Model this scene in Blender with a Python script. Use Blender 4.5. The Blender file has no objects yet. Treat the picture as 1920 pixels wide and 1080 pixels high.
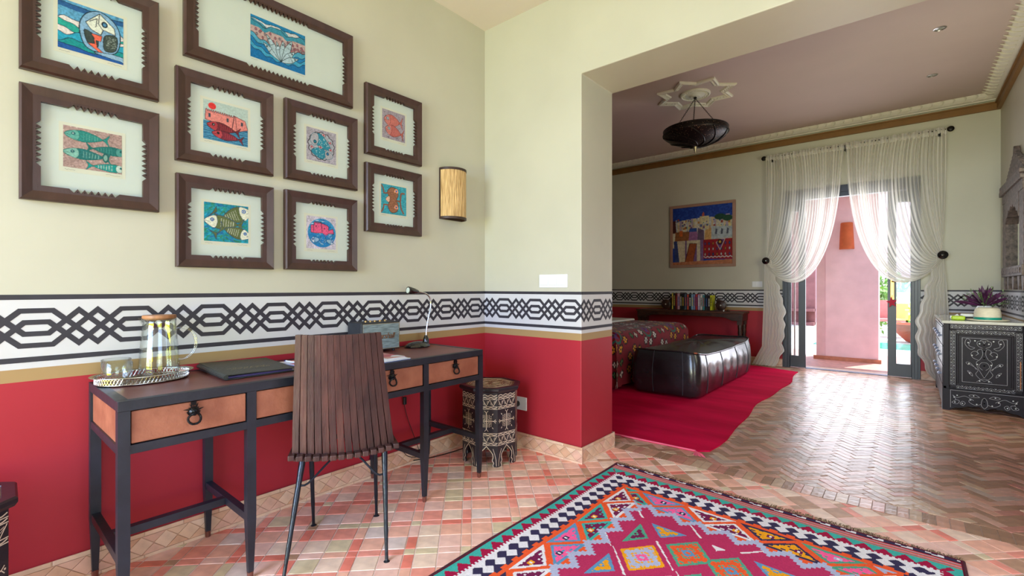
import bpy, bmesh, math, random
import numpy as np
from mathutils import Vector, Matrix
random.seed(7)
S=bpy.context.scene
C=S.collection
PI=math.pi
# ---------------------------------------------------------------- camera
F=879.0
cam=bpy.data.cameras.new('camera'); co=bpy.data.objects.new('camera',cam); C.objects.link(co); S.camera=co
cam.sensor_width=36; cam.lens=36*F/1920; cam.clip_start=.05; cam.clip_end=200
YAW=math.radians(40.12)
co.location=(0,0,1.15); co.rotation_euler=(PI/2,0,YAW)
def pr(x,y,z):
    fx,fy,rx,ry=-math.sin(YAW),math.cos(YAW),math.cos(YAW),math.sin(YAW)
    D=x*fx+y*fy
    if D<.05: return (-9999,-9999,D)
    return (960+F*(x*rx+y*ry)/D, 540.5-F*(z-1.15)/D, D)
# ---------------------------------------------------------------- world, sun, window light, exposure
W_=bpy.data.worlds.new('sky'); S.world=W_; W_.use_nodes=True
nt=W_.node_tree; bg=nt.nodes['Background']; bg.inputs['Color'].default_value=(.62,.78,1,1); bg.inputs['Strength'].default_value=3.0
def light(name,typ,loc,rot,energy,color,size=None,size_y=None,spread=None,angle=None):
    l=bpy.data.lights.new(name,typ); o=bpy.data.objects.new(name,l); C.objects.link(o)
    o.location=loc; o.rotation_euler=rot; l.energy=energy; l.color=color
    if typ=='AREA': l.shape='RECTANGLE'; l.size=size; l.size_y=size_y
    if spread: l.spread=spread
    if angle is not None: l.angle=angle
    return o
def aim(o,t): 
    d=Vector(t)-o.location; o.rotation_euler=d.to_track_quat('-Z','Y').to_euler()
sun=light('sun','SUN',(0,0,8),(0,0,0),7.0,(1,.95,.86),angle=.01); aim(sun,(-2.4,-5.0,-.4))
# daylight through the glazed openings of the room, behind and right of the camera
K=.45
R_=math.radians
a1=light('daylight_rear_sky','AREA',(-1.0,-2.95,1.65),(0,0,0),370*K,(.49,.65,1),2.5,2.2,spread=R_(125)); aim(a1,(-.7,1.9,-.7))
a2=light('daylight_rear_lawn','AREA',(-1.0,-2.9,.6),(0,0,0),165*K,(1,.89,.05),2.5,1.0,spread=R_(125)); aim(a2,(-1.2,1.8,3.6))
a3=light('daylight_side_sky','AREA',(3.9,-.4,1.65),(0,0,0),90*K,(.50,.66,1),2.6,2.1,spread=R_(125)); aim(a3,(-.6,1.0,-.6))
a4=light('daylight_side_lawn','AREA',(3.85,-.4,.6),(0,0,0),50*K,(1,.92,.06),2.6,1.0,spread=R_(125)); aim(a4,(-2.2,1.4,3.6))
# bedroom: unseen fill lamp added before the windowless right wall, and the glazed door
a5=light('bedroom_fill','AREA',(.80,4.5,1.7),(0,0,0),46,(.95,.96,.70),1.1,1.3); aim(a5,(-.2,7.8,1.9))
a6=light('daylight_door','AREA',(-.65,8.0,1.3),(0,0,0),46,(.86,.91,1),1.3,2.3); aim(a6,(-.65,3,.7))
S.view_settings.view_transform='Standard'; S.view_settings.look='None'; S.view_settings.exposure=0.0; S.view_settings.gamma=1
try: S.view_settings.use_curve_mapping=False
except Exception: pass
S.cycles.max_bounces=8; S.cycles.diffuse_bounces=5; S.cycles.transparent_max_bounces=24; S.cycles.caustics_reflective=False; S.cycles.caustics_refractive=False
S.cycles.sample_clamp_indirect=6.0
# ---------------------------------------------------------------- materials
def lin(c):
    if isinstance(c,str):
        c=c.lstrip('#'); c=[int(c[i:i+2],16)/255 for i in (0,2,4)]
    return tuple(x/12.92 if x<=.04045 else ((x+.055)/1.055)**2.4 for x in c[:3])
MATS={}
def mat(name,col,rough=.6,metal=0,var=.08,scale=8,bump=.0,bscale=40,spec=.5,coat=0,stretch=None,trans=0,emit=None,hue=None,alpha=None,sheen=0):
    if name in MATS: return MATS[name]
    m=bpy.data.materials.new(name); m.use_nodes=True; n=m.node_tree; b=n.nodes['Principled BSDF']; L=n.links.new
    r,g,bl=lin(col)
    b.inputs['Roughness'].default_value=rough; b.inputs['Metallic'].default_value=metal
    b.inputs['Specular IOR Level'].default_value=spec
    if coat: b.inputs['Coat Weight'].default_value=coat; b.inputs['Coat Roughness'].default_value=.15
    if sheen: b.inputs['Sheen Weight'].default_value=sheen
    tc=n.nodes.new('ShaderNodeTexCoord'); mp=n.nodes.new('ShaderNodeMapping')
    if stretch: mp.inputs['Scale'].default_value=stretch
    L(tc.outputs['Object'],mp.inputs['Vector'])
    if var>0:
        no=n.nodes.new('ShaderNodeTexNoise'); no.inputs['Scale'].default_value=scale; no.inputs['Detail'].default_value=5
        L(mp.outputs['Vector'],no.inputs['Vector'])
        mx=n.nodes.new('ShaderNodeMix'); mx.data_type='RGBA'
        k1=1-var*1.6; k2=1+var*1.6
        c2=lin(hue) if hue else (r*k2,g*k2,bl*k2)
        mx.inputs['A'].default_value=(r*k1,g*k1,bl*k1,1); mx.inputs['B'].default_value=(min(1,c2[0]),min(1,c2[1]),min(1,c2[2]),1)
        cr=n.nodes.new('ShaderNodeValToRGB'); cr.color_ramp.elements[0].position=.3; cr.color_ramp.elements[1].position=.7
        L(no.outputs['Fac'],cr.inputs['Fac']); L(cr.outputs['Color'],mx.inputs['Factor']); L(mx.outputs['Result'],b.inputs['Base Color'])
    else: b.inputs['Base Color'].default_value=(r,g,bl,1)
    if bump:
        nb=n.nodes.new('ShaderNodeTexNoise'); nb.inputs['Scale'].default_value=bscale; nb.inputs['Detail'].default_value=4
        L(mp.outputs['Vector'],nb.inputs['Vector']); bp=n.nodes.new('ShaderNodeBump'); bp.inputs['Strength'].default_value=bump; bp.inputs['Distance'].default_value=.01
        L(nb.outputs['Fac'],bp.inputs['Height']); L(bp.outputs['Normal'],b.inputs['Normal'])
    if emit: b.inputs['Emission Color'].default_value=(*lin(emit[0]),1); b.inputs['Emission Strength'].default_value=emit[1]
    MATS[name]=m; return m
def colattr(name,rough=.7,bump=0,bscale=300,spec=.3,sheen=0):
    if name in MATS: return MATS[name]
    m=bpy.data.materials.new(name); m.use_nodes=True; n=m.node_tree; b=n.nodes['Principled BSDF']; L=n.links.new
    a=n.nodes.new('ShaderNodeVertexColor'); a.layer_name='Col'; L(a.outputs['Color'],b.inputs['Base Color'])
    b.inputs['Roughness'].default_value=rough; b.inputs['Specular IOR Level'].default_value=spec
    if sheen: b.inputs['Sheen Weight'].default_value=sheen
    if bump:
        tc=n.nodes.new('ShaderNodeTexCoord'); nb=n.nodes.new('ShaderNodeTexNoise'); nb.inputs['Scale'].default_value=bscale
        L(tc.outputs['Object'],nb.inputs['Vector']); bp=n.nodes.new('ShaderNodeBump'); bp.inputs['Strength'].default_value=bump; bp.inputs['Distance'].default_value=.004
        L(nb.outputs['Fac'],bp.inputs['Height']); L(bp.outputs['Normal'],b.inputs['Normal'])
    MATS[name]=m; return m
def thinglass(name,tint=(1,1,1),gloss=1.0,rough=.0,base=0.03):
    if name in MATS: return MATS[name]
    m=bpy.data.materials.new(name); m.use_nodes=True; n=m.node_tree; L=n.links.new
    for x in list(n.nodes): n.nodes.remove(x)
    o=n.nodes.new('ShaderNodeOutputMaterial'); t=n.nodes.new('ShaderNodeBsdfTransparent'); t.inputs['Color'].default_value=(*tint,1)
    g=n.nodes.new('ShaderNodeBsdfGlossy'); g.inputs['Roughness'].default_value=rough
    lw=n.nodes.new('ShaderNodeLayerWeight'); lw.inputs['Blend'].default_value=.5
    f=n.nodes.new('ShaderNodeMath'); f.operation='POWER'; f.inputs[1].default_value=3.2; L(lw.outputs['Facing'],f.inputs[0])
    mu=n.nodes.new('ShaderNodeMath'); mu.operation='MULTIPLY_ADD'; mu.inputs[1].default_value=gloss; mu.inputs[2].default_value=base
    mx=n.nodes.new('ShaderNodeMixShader'); L(f.outputs[0],mu.inputs[0]); L(mu.outputs[0],mx.inputs['Fac'])
    L(t.outputs[0],mx.inputs[1]); L(g.outputs[0],mx.inputs[2]); L(mx.outputs[0],o.inputs['Surface'])
    MATS[name]=m; return m
# ---------------------------------------------------------------- mesh builder
class MB:
    def __init__(s,M=None): s.v=[]; s.f=[]; s.mi=[]; s.M=M
    def add(s,vs,fs,mi=0,M=None):
        o=len(s.v)
        for p in vs:
            p=Vector(p)
            if M is not None: p=M@p
            if s.M is not None: p=s.M@p
            s.v.append(p)
        for f in fs: s.f.append(tuple(i+o for i in f)); s.mi.append(mi)
        return s
    def box(s,a,b,mi=0,M=None):
        x0,y0,z0=a; x1,y1,z1=b
        return s.add([(x0,y0,z0),(x1,y0,z0),(x1,y1,z0),(x0,y1,z0),(x0,y0,z1),(x1,y0,z1),(x1,y1,z1),(x0,y1,z1)],
            [(0,3,2,1),(4,5,6,7),(0,1,5,4),(1,2,6,5),(2,3,7,6),(3,0,4,7)],mi,M)
    def prism(s,poly,d0,d1,frame,mi=0):
        # poly in 2D (u,w); frame=(origin,U,V,N); extrude along N from d0 to d1
        O,U,V,N=[Vector(q) for q in frame]; n=len(poly)
        vs=[O+U*p[0]+V*p[1]+N*d0 for p in poly]+[O+U*p[0]+V*p[1]+N*d1 for p in poly]
        fs=[tuple(range(n))[::-1],tuple(range(n,2*n))]+[(i,(i+1)%n,(i+1)%n+n,i+n) for i in range(n)]
        return s.add(vs,fs,mi)
    def tube(s,pts,r,n=8,closed=False,caps=True,mi=0):
        pts=[Vector(p) for p in pts]; m=len(pts); R=r if hasattr(r,'__len__') else [r]*m
        vs=[];fs=[]
        prev=None
        for i,p in enumerate(pts):
            if closed: t=(pts[(i+1)%m]-pts[i-1]).normalized()
            else: t=(pts[min(i+1,m-1)]-pts[max(i-1,0)]).normalized()
            if prev is None:
                up=Vector((0,0,1)) if abs(t.z)<.9 else Vector((1,0,0)); a=t.cross(up).normalized()
            else:
                a=(prev-t*prev.dot(t))
                a=a.normalized() if a.length>1e-6 else t.orthogonal().normalized()
            prev=a; b=t.cross(a)
            for k in range(n):
                th=2*PI*k/n; vs.append(p+(a*math.cos(th)+b*math.sin(th))*R[i])
        for i in range(m if closed else m-1):
            j=(i+1)%m
            for k in range(n): fs.append((i*n+k,i*n+(k+1)%n,j*n+(k+1)%n,j*n+k))
        if caps and not closed: fs+= [tuple(range(n))[::-1],tuple(range((m-1)*n,m*n))]
        return s.add(vs,fs,mi)
    def lathe(s,prof,c=(0,0,0),n=24,mi=0,M=None,sx=1,sy=1,a0=0,a1=2*PI):
        full=abs(a1-a0-2*PI)<1e-6; k=n if full else n+1
        vs=[];fs=[]
        for (r,z) in prof:
            for i in range(k):
                t=a0+(a1-a0)*i/n; vs.append((c[0]+r*sx*math.cos(t),c[1]+r*sy*math.sin(t),c[2]+z))
        for j in range(len(prof)-1):
            for i in range(n): 
                i2=(i+1)%k if full else i+1
                fs.append((j*k+i,j*k+i2,(j+1)*k+i2,(j+1)*k+i))
        if full:
            if prof[0][0]>1e-5: fs.append(tuple(range(k))[::-1])
            if prof[-1][0]>1e-5: fs.append(tuple(range((len(prof)-1)*k,len(prof)*k)))
        return s.add(vs,fs,mi,M)
    def ribbon(s,pts,w,frame,d=.001,closed=False,mi=0):
        # flat stroke in a 2D frame with mitred joints
        O,U,V,N=[Vector(q) for q in frame]; P=[Vector((p[0],p[1])) for p in pts]; m=len(P); vs=[];fs=[]
        for i in range(m):
            if closed: a,b,c=P[i-1],P[i],P[(i+1)%m]
            else: a,b,c=P[max(i-1,0)],P[i],P[min(i+1,m-1)]
            d1=(b-a); d2=(c-b)
            if d1.length<1e-9: d1=d2
            if d2.length<1e-9: d2=d1
            d1=d1.normalized(); d2=d2.normalized()
            t=(d1+d2); t=t.normalized() if t.length>1e-6 else d1
            nn=Vector((-t.y,t.x)); cs=max(.35,nn.dot(Vector((-d1.y,d1.x)))); q=nn*(w/2/cs)
            for e in (b+q,b-q): vs.append(O+U*e.x+V*e.y+N*d)
        for i in range(m if closed else m-1):
            j=(i+1)%m; fs.append((2*i,2*i+1,2*j+1,2*j))
        return s.add(vs,fs,mi)
    def poly(s,pts,frame,d=.001,mi=0):
        O,U,V,N=[Vector(q) for q in frame]
        return s.add([O+U*p[0]+V*p[1]+N*d for p in pts],[tuple(range(len(pts)))],mi)
    def build(s,name,m,parent=None,loc=None,smooth=False,bevel=0,kind=None,sub=0,label=None,solid=0,fixn=True):
        me=bpy.data.meshes.new(name)
        if parent is not None: inv=WM[parent.name].inverted()
        elif loc is not None: inv=Matrix.Translation(Vector(loc)).inverted()
        else: inv=Matrix.Identity(4)
        me.from_pydata([inv@p for p in s.v],[],s.f)
        if fixn:
            bm=bmesh.new(); bm.from_mesh(me); bmesh.ops.recalc_face_normals(bm,faces=bm.faces); bm.to_mesh(me); bm.free()
        for x in (m if isinstance(m,(list,tuple)) else [m]): me.materials.append(x)
        if any(s.mi): me.polygons.foreach_set('material_index',s.mi)
        if smooth:
            me.polygons.foreach_set('use_smooth',[True]*len(me.polygons))
            if smooth!='all':
                try: me.set_sharp_from_angle(angle=math.radians(40))
                except Exception: pass
        me.update()
        o=bpy.data.objects.new(name,me); C.objects.link(o)
        if parent is not None: o.parent=parent; WM[o.name]=WM[parent.name]
        else:
            if loc is not None: o.location=loc
            WM[o.name]=Matrix.Translation(Vector(loc)) if loc is not None else Matrix.Identity(4)
        if sub: md=o.modifiers.new('sub','SUBSURF'); md.levels=sub; md.render_levels=sub
        if solid: md=o.modifiers.new('solid','SOLIDIFY'); md.thickness=solid
        if bevel: md=o.modifiers.new('bevel','BEVEL'); md.width=bevel; md.segments=2; md.limit_method='ANGLE'; md.angle_limit=math.radians(40)
        if kind: o['kind']=kind
        if label: o['label']=label
        return o
WM={}
def thing(name,label,cat,loc=(0,0,0),rz=0,group=None):
    o=bpy.data.objects.new(name,None); C.objects.link(o); o.location=loc; o.rotation_euler=(0,0,rz); o.empty_display_size=.05
    WM[o.name]=Matrix.Translation(Vector(loc))@Matrix.Rotation(rz,4,'Z')
    return tag(o,label,cat,group)
def tag(o,label,cat,group=None):
    o['label']=label; o['category']=cat
    if group: o['group']=group
    return o
def frameW(o,n):   # wall frames: origin, normal -> (O,U,V,N)
    N=Vector(n); V=Vector((0,0,1)); U=V.cross(N); return (Vector(o),U,V,N)
# ---------------------------------------------------------------- little raster painter for flat prints and weaves (stored as colour attributes)
class Cv:
    def __init__(s,w,h,bg,noise=0,asp=1.0,seed=0):
        s.w=w;s.h=h;s.r=np.random.RandomState(seed); s.a=np.empty((h,w,3)); s.a[:]=lin(bg)
        X,Y=np.meshgrid((np.arange(w)+.5)/w,(np.arange(h)+.5)/h); s.X=X*asp; s.Y=Y; s.asp=asp
        # low-frequency noise
        g=s.r.rand(12,12); s.N=s._up(g); s.N2=s._up(s.r.rand(50,50))
        if noise: s.a*= (1+noise*(s.N2-.5)*2+noise*(s.N-.5))[...,None]
    def _up(s,g):
        gy=np.linspace(0,g.shape[0]-1.001,s.h); gx=np.linspace(0,g.shape[1]-1.001,s.w)
        y0=gy.astype(int);x0=gx.astype(int);fy=(gy-y0)[:,None];fx=(gx-x0)[None]
        return g[y0][:,x0]*(1-fy)*(1-fx)+g[y0+1][:,x0]*fy*(1-fx)+g[y0][:,x0+1]*(1-fy)*fx+g[y0+1][:,x0+1]*fy*fx
    def put(s,mask,col,nz=.25,k=1.0):
        c=np.array(lin(col))*(1+nz*(s.N2-.5)*2)[...,None]
        m=(np.clip(mask,0,1)*k)[...,None] if mask.dtype!=bool else (mask*k)[...,None]
        s.a=s.a*(1-m)+c*m
    def inpoly(s,P):
        X,Y=s.X,s.Y; m=np.zeros(X.shape,bool); n=len(P)
        for i in range(n):
            x1,y1=P[i];x2,y2=P[(i+1)%n]
            if y1==y2: continue
            c=((Y>=min(y1,y2))&(Y<max(y1,y2)))&(X<(x2-x1)*(Y-y1)/(y2-y1)+x1); m^=c
        return m
    def poly(s,P,col,out=None,ow=.012,nz=.25):
        s.put(s.inpoly(P),col,nz)
        if out: s.line(list(P)+[P[0]],out,ow)
    def ell(s,cx,cy,rx,ry,col,rot=0,out=None,ow=.012,nz=.25):
        c,q=math.cos(rot),math.sin(rot); dx=s.X-cx;dy=s.Y-cy; u=(dx*c+dy*q)/rx; v=(-dx*q+dy*c)/ry; d=np.sqrt(u*u+v*v)
        if col: s.put(d<1,col,nz)
        if out: s.put(np.abs(d-1)*min(rx,ry)<ow,out,.1)
    def line(s,P,col,w=.012,nz=.1):
        m=np.full(s.X.shape,9.)
        for (x1,y1),(x2,y2) in zip(P[:-1],P[1:]):
            dx,dy=x2-x1,y2-y1; L=dx*dx+dy*dy+1e-12; t=np.clip(((s.X-x1)*dx+(s.Y-y1)*dy)/L,0,1)
            m=np.minimum(m,np.hypot(s.X-x1-t*dx,s.Y-y1-t*dy))
        s.put(m<w/2,col,nz)
def sm(P,n=8,closed=False):   # catmull-rom smoothing
    P=[tuple(p) for p in P]; out=[]; m=len(P)
    rng=range(m if closed else m-1)
    for i in rng:
        p0=P[i-1] if (closed or i>0) else P[0]; p1=P[i]; p2=P[(i+1)%m]; p3=P[(i+2)%m] if (closed or i+2<m) else P[-1]
        for k in range(n):
            t=k/n; out.append(tuple(.5*((2*b)+(-a+c)*t+(2*a-5*b+4*c-d)*t*t+(-a+3*b-3*c+d)*t**3) for a,b,c,d in zip(p0,p1,p2,p3)))
    if not closed: out.append(P[-1])
    return out
def paint_mesh(name,cv,frame,w,h,m,parent=None,loc=None,d=0.0,crisp=False,fn=None,kind=None):
    """grid with the painting as a colour attribute; frame origin = lower left corner"""
    O,U,V,N=[Vector(q) for q in frame]; H_,W2=cv.h,cv.w
    gx=np.linspace(0,w,W2+1); gy=np.linspace(0,h,H_+1); XX,YY=np.meshgrid(gx,gy)
    inv=(WM[parent.name].inverted() if parent is not None else Matrix.Translation(Vector(loc)).inverted())
    Z=np.zeros_like(XX)+d
    if fn is not None: XX,YY,Z=fn(XX,YY,Z)
    P=np.array(O)[None]+XX.reshape(-1,1)*np.array(U)+YY.reshape(-1,1)*np.array(V)+Z.reshape(-1,1)*np.array(N)
    I=np.array(inv); P=P@I[:3,:3].T+I[:3,3]
    idx=np.arange((W2+1)*(H_+1)).reshape(H_+1,W2+1)
    q=np.stack([idx[:-1,:-1],idx[:-1,1:],idx[1:,1:],idx[1:,:-1]],-1).reshape(-1,4)
    me=bpy.data.meshes.new(name); me.vertices.add(len(P)); me.vertices.foreach_set('co',P.ravel())
    me.loops.add(q.size); me.loops.foreach_set('vertex_index',q.ravel().astype(np.int32)); me.polygons.add(len(q))
    me.polygons.foreach_set('loop_start',np.arange(0,q.size,4,dtype=np.int32)); me.update(calc_edges=True)
    A=cv.a
    ca=me.color_attributes.new('Col','FLOAT_COLOR','CORNER')
    if crisp: col=np.repeat(A.reshape(-1,3),4,0)
    else:
        Pd=np.pad(A,((1,1),(1,1),(0,0)),'edge'); Vv=(Pd[:-1,:-1]+Pd[1:,:-1]+Pd[:-1,1:]+Pd[1:,1:])/4; col=Vv.reshape(-1,3)[q.ravel()]
    rgba=np.ones((len(col),4),np.float32); rgba[:,:3]=np.clip(col,0,1); ca.data.foreach_set('color',rgba.ravel())
    me.materials.append(m); me.polygons.foreach_set('use_smooth',[True]*len(me.polygons)); me.validate(); me.update()
    o=bpy.data.objects.new(name,me); C.objects.link(o)
    if parent is not None: o.parent=parent; WM[o.name]=WM[parent.name]
    else: o.location=loc; WM[o.name]=Matrix.Translation(Vector(loc))
    if kind: o['kind']=kind
    return o
# ================================================================ SETTING
WX,YC,XC,YB2,XR,YW=-2.49,2.63,-1.625,3.052,.83,7.80
ZC,ZL,ZB=3.13,2.55,3.40
def wallmat():
    m=bpy.data.materials.new('painted_wall'); m.use_nodes=True; n=m.node_tree; b=n.nodes['Principled BSDF']; L=n.links.new
    g=n.nodes.new('ShaderNodeNewGeometry'); sx=n.nodes.new('ShaderNodeSeparateXYZ'); L(g.outputs['Position'],sx.inputs['Vector'])
    mr=n.nodes.new('ShaderNodeMapRange'); mr.inputs['From Max'].default_value=2.0; L(sx.outputs['Z'],mr.inputs['Value'])
    cr=n.nodes.new('ShaderNodeValToRGB'); r=cr.color_ramp; r.interpolation='CONSTANT'
    st=[(0,'#A82B38'),(.797/2,'#A6895F'),(.848/2,'#CBCBD0'),(1.125/2,'#C0BEAF')]
    r.elements[0].position=0; r.elements[0].color=(*lin(st[0][1]),1); r.elements[1].position=st[1][0]; r.elements[1].color=(*lin(st[1][1]),1)
    for p,c in st[2:]:
        e=r.elements.new(p); e.color=(*lin(c),1)
    L(mr.outputs[0],cr.inputs['Fac'])
    no=n.nodes.new('ShaderNodeTexNoise'); no.inputs['Scale'].default_value=2.2; no.inputs['Detail'].default_value=6; L(g.outputs['Position'],no.inputs['Vector'])
    mr2=n.nodes.new('ShaderNodeMapRange'); mr2.inputs['From Min'].default_value=.3; mr2.inputs['From Max'].default_value=.7; mr2.inputs['To Min'].default_value=.95; mr2.inputs['To Max'].default_value=1.03; L(no.outputs['Fac'],mr2.inputs['Value'])
    mx=n.nodes.new('ShaderNodeVectorMath'); mx.operation='SCALE'; L(cr.outputs['Color'],mx.inputs[0]); L(mr2.outputs[0],mx.inputs['Scale']); L(mx.outputs[0],b.inputs['Base Color'])
    nb=n.nodes.new('ShaderNodeTexNoise'); nb.inputs['Scale'].default_value=60; L(g.outputs['Position'],nb.inputs['Vector']); bp=n.nodes.new('ShaderNodeBump'); bp.inputs['Strength'].default_value=.05; bp.inputs['Distance'].default_value=.003
    L(nb.outputs['Fac'],bp.inputs['Height']); L(bp.outputs['Normal'],b.inputs['Normal'])
    b.inputs['Roughness'].default_value=.45; b.inputs['Specular IOR Level'].default_value=.25
    return m
WALL=wallmat()
WHITEC=mat('ceiling_paint','#DCD3CC',.8,var=.02,scale=2)
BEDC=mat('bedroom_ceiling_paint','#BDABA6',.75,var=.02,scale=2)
PLASTER=mat('white_plaster','#D9D6CB',.7,var=.03,scale=12)
PINK=mat('pink_render','#EFCFD8',.85,var=.04,scale=5,bump=.1)
GROUT=mat('floor_grout','#E3CBC2',.6,var=.1,scale=20,bump=.15,bscale=90)
DARK=mat('black_paint','#2B2833',.55,var=.1,scale=20)
def st(name,boxes,m,bevel=0,kind='structure'):
    b=MB()
    for a,c in boxes: b.box(a,c)
    return b.build(name,m,kind=kind,bevel=bevel)
st('wall_left',[((WX-.3,-3,0),(WX,YC,ZC+.05))],WALL)
b=MB(); b.prism([(WX-.3,0),(XC,0),(XC,ZL),(2.2,ZL),(2.2,0),(4.3,0),(4.3,3.6),(WX-.3,3.6)],0,YC-YB2,((0,YC,0),(1,0,0),(0,0,1),(0,-1,0))); b.build('wall_dividing',WALL,kind='structure',bevel=.006)
st('wall_right',[((4,-3.3,0),(4.3,-1.8,ZC)),((4,.95,0),(4.3,YC,ZC)),((4,-1.8,2.75),(4.3,.95,ZC))],WALL)
st('wall_rear',[((WX-.3,-3.3,0),(-2.27,-3,ZC)),((.27,-3.3,0),(4,-3,ZC)),((-2.27,-3.3,2.85),(.27,-3,ZC))],WALL)
st('ceiling',[((WX-.3,-3.3,ZC),(4.3,YC,ZC+.2))],WHITEC)
st('ceiling',[((-6.1,YB2,ZB),(XR+.3,YW+.35,ZB+.2))],BEDC)
st('wall_bedroom_back',[((-6,YW,0),(-1.389,YW+.32,ZB)),((.129,YW,0),(XR+.3,YW+.32,ZB)),((-1.389,YW,2.555),(.129,YW+.32,ZB))],WALL)
st('wall_bedroom_right',[((XR,YB2,0),(XR+.3,YW,ZB))],WALL)
st('wall_bedroom_left',[((-6.3,YB2,0),(-6,YW+.3,ZB))],WALL)
st('wall_bedroom_near',[((-6,YB2-.12,0),(WX-.3,YB2,ZB))],WALL)
# picture rail and cornice of the bedroom
RAIL=mat('brown_rail_paint','#7A5526',.5,var=.06)
bb=MB(); bb.box((-6,YW-.035,3.222),(XR,YW,3.307)); bb.box((-6,YW-.05,3.294),(XR,YW-.001,3.309)); bb.build('trim_1',RAIL,kind='structure')
bb=MB(); bb.box((XR-.035,YB2,3.222),(XR,YW-.03,3.307)); bb.box((XR-.05,YB2,3.294),(XR-.001,YW-.03,3.309)); bb.build('trim_2',RAIL,kind='structure')
def cornice(name,O,U,Nn,L):
    b=MB(); V=Vector((0,0,1)); prof=[(0,3.335),(.035,3.335),(.04,3.345),(.075,3.352),(.115,3.372),(.14,3.392),(.145,3.40),(0,3.40)]
    vs=[];n=len(prof)
    O=Vector(O);U=Vector(U);Nn=Vector(Nn)
    for t in (0,L):
        for (d,z) in prof: vs.append(O+U*t+Nn*d+V*z)
    b.add(vs,[tuple(range(n)),tuple(range(n,2*n))[::-1]]+[(i,(i+1)%n,(i+1)%n+n,i+n) for i in range(n)])
    co_=b.build(name,PLASTER,kind='structure')
    # scroll ribs, one mesh shared
    rb=MB(); pts=[]
    for k in range(9):
        t=k/8; ang=t*PI*.95; pts.append(Vector((0,0,0))+U*(.042*math.sin(ang)-.01)+Nn*(.075+.1*t)+V*(3.352+.044*math.sin(t*PI*.5)-.004))
    rb.tube(pts,[.002+.007*math.sin(PI*min(1,max(0,(k+.5)/9))) for k in range(9)],6)
    o=rb.build('rib',PLASTER,smooth=True); me=o.data
    k=int(L/.098)
    for i in range(k):
        q=o if i==0 else o.copy()
        if i: C.objects.link(q)
        q.parent=co_; q.location=O+U*(.1+i*.098)
    return co_
cornice('trim_3',(-4.6,YW,0),(1,0,0),(0,-1,0),4.6+XR)
cornice('trim_4',(XR,YB2,0),(0,1,0),(-1,0,0),YW-YB2)
# painted stencil band
def band(name,frame,u0,u1,phase):
    b=MB(); P=.2912; zc=1.0005
    b.ribbon([(u0,1.116),(u1,1.116)],.019,frame,.0007); b.ribbon([(u0,.8845),(u1,.8845)],.0195,frame,.0007)
    H=.0645;h=.0215;k0=math.floor((u0-phase)/P)-1; k1=math.ceil((u1-phase)/P)+1
    A=[];B=[]
    for k in range(k0,k1+1):
        c=phase+k*P
        A.append([(c,H),(c+.044,H),(c+.1735,-H),(c+P-.033,h),(c+P,h)])
        B.append([(c,h),(c+.033,h),(c+.1175,-H),(c+P-.044,H),(c+P,H)])
    def clip(pts):
        out=[]
        for a,c in zip(pts[:-1],pts[1:]):
            lo,hi=max(a[0],u0),min(c[0],u1)
            if lo>=hi: 
                continue
            f=lambda x:a[1]+(c[1]-a[1])*(x-a[0])/(c[0]-a[0])
            if not out: out.append((lo,f(lo)))
            out.append((hi,f(hi)))
        return out
    j=0
    for s_ in A+B:
        for sg in (1,-1):
            q=clip([(x,sg*z+zc) for x,z in s_]); j+=1
            if len(q)>1: b.ribbon(q,.0188,frame,.0006+.00002*(j%4))
    return b.build(name,DARK,kind='structure')
FL=((WX,0,0),(0,1,0),(0,0,1),(1,0,0)); FC=((0,YC,0),(1,0,0),(0,0,1),(0,-1,0)); FS=((XC,0,0),(0,1,0),(0,0,1),(1,0,0))
FB=((0,YW,0),(1,0,0),(0,0,1),(0,-1,0)); FR=((XR,0,0),(0,1,0),(0,0,1),(-1,0,0))
band('trim_5',FL,-1.2,YC,.195); band('trim_6',FC,WX,XC,-2.295); band('trim_7',FS,YC,YB2,2.836)
band('trim_8',FB,-4.6,-1.392,-2.263); band('trim_9',FB,.132,XR,.352); band('trim_10',FR,4.6,YW,4.7)
# ---------------------------------------------------------------- tiles
TC={'beige':'#F2D2BC','olive':'#DCC9A6','pinkbeige':'#F6C4B4','peach':'#F3B69E','salmon':'#F29C8A','red':'#E98472','grey':'#E4CEC4','brown':'#BE957A'}
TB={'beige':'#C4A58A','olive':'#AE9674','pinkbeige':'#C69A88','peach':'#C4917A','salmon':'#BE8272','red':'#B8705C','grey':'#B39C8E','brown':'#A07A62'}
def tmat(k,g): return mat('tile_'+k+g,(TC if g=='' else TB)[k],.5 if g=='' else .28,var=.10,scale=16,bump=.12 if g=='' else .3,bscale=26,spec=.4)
def tilemesh(name,poly,m,th=.004,inset=.0016,tilt=(0,0)):
    n=len(poly); cx=sum(p[0] for p in poly)/n; cy=sum(p[1] for p in poly)/n
    ins=[]
    for x,y in poly:
        d=math.hypot(x-cx,y-cy); k=max(0,(d-inset*1.4)/d); ins.append((cx+(x-cx)*k,cy+(y-cy)*k))
    z=lambda x,y: th+tilt[0]*(x-cx)+tilt[1]*(y-cy)
    return [(x,y,-.004) for x,y in poly]+[(x,y,z(x,y)-.0012) for x,y in poly]+[(x,y,z(x,y)) for x,y in ins],\
      [(i,(i+1)%n,(i+1)%n+n,i+n) for i in range(n)]+[(i+n,(i+1)%n+n,(i+1)%n+2*n,i+2*n) for i in range(n)]+[tuple(range(2*n,3*n))]
def inside(x,y): 
    return x>WX+.012 and not (x<XC+.012 and YC-.012<y<YB2+.012)
RUGP=lambda x,y:(-1.38<x<.12 and y<2.63-.0)
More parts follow.
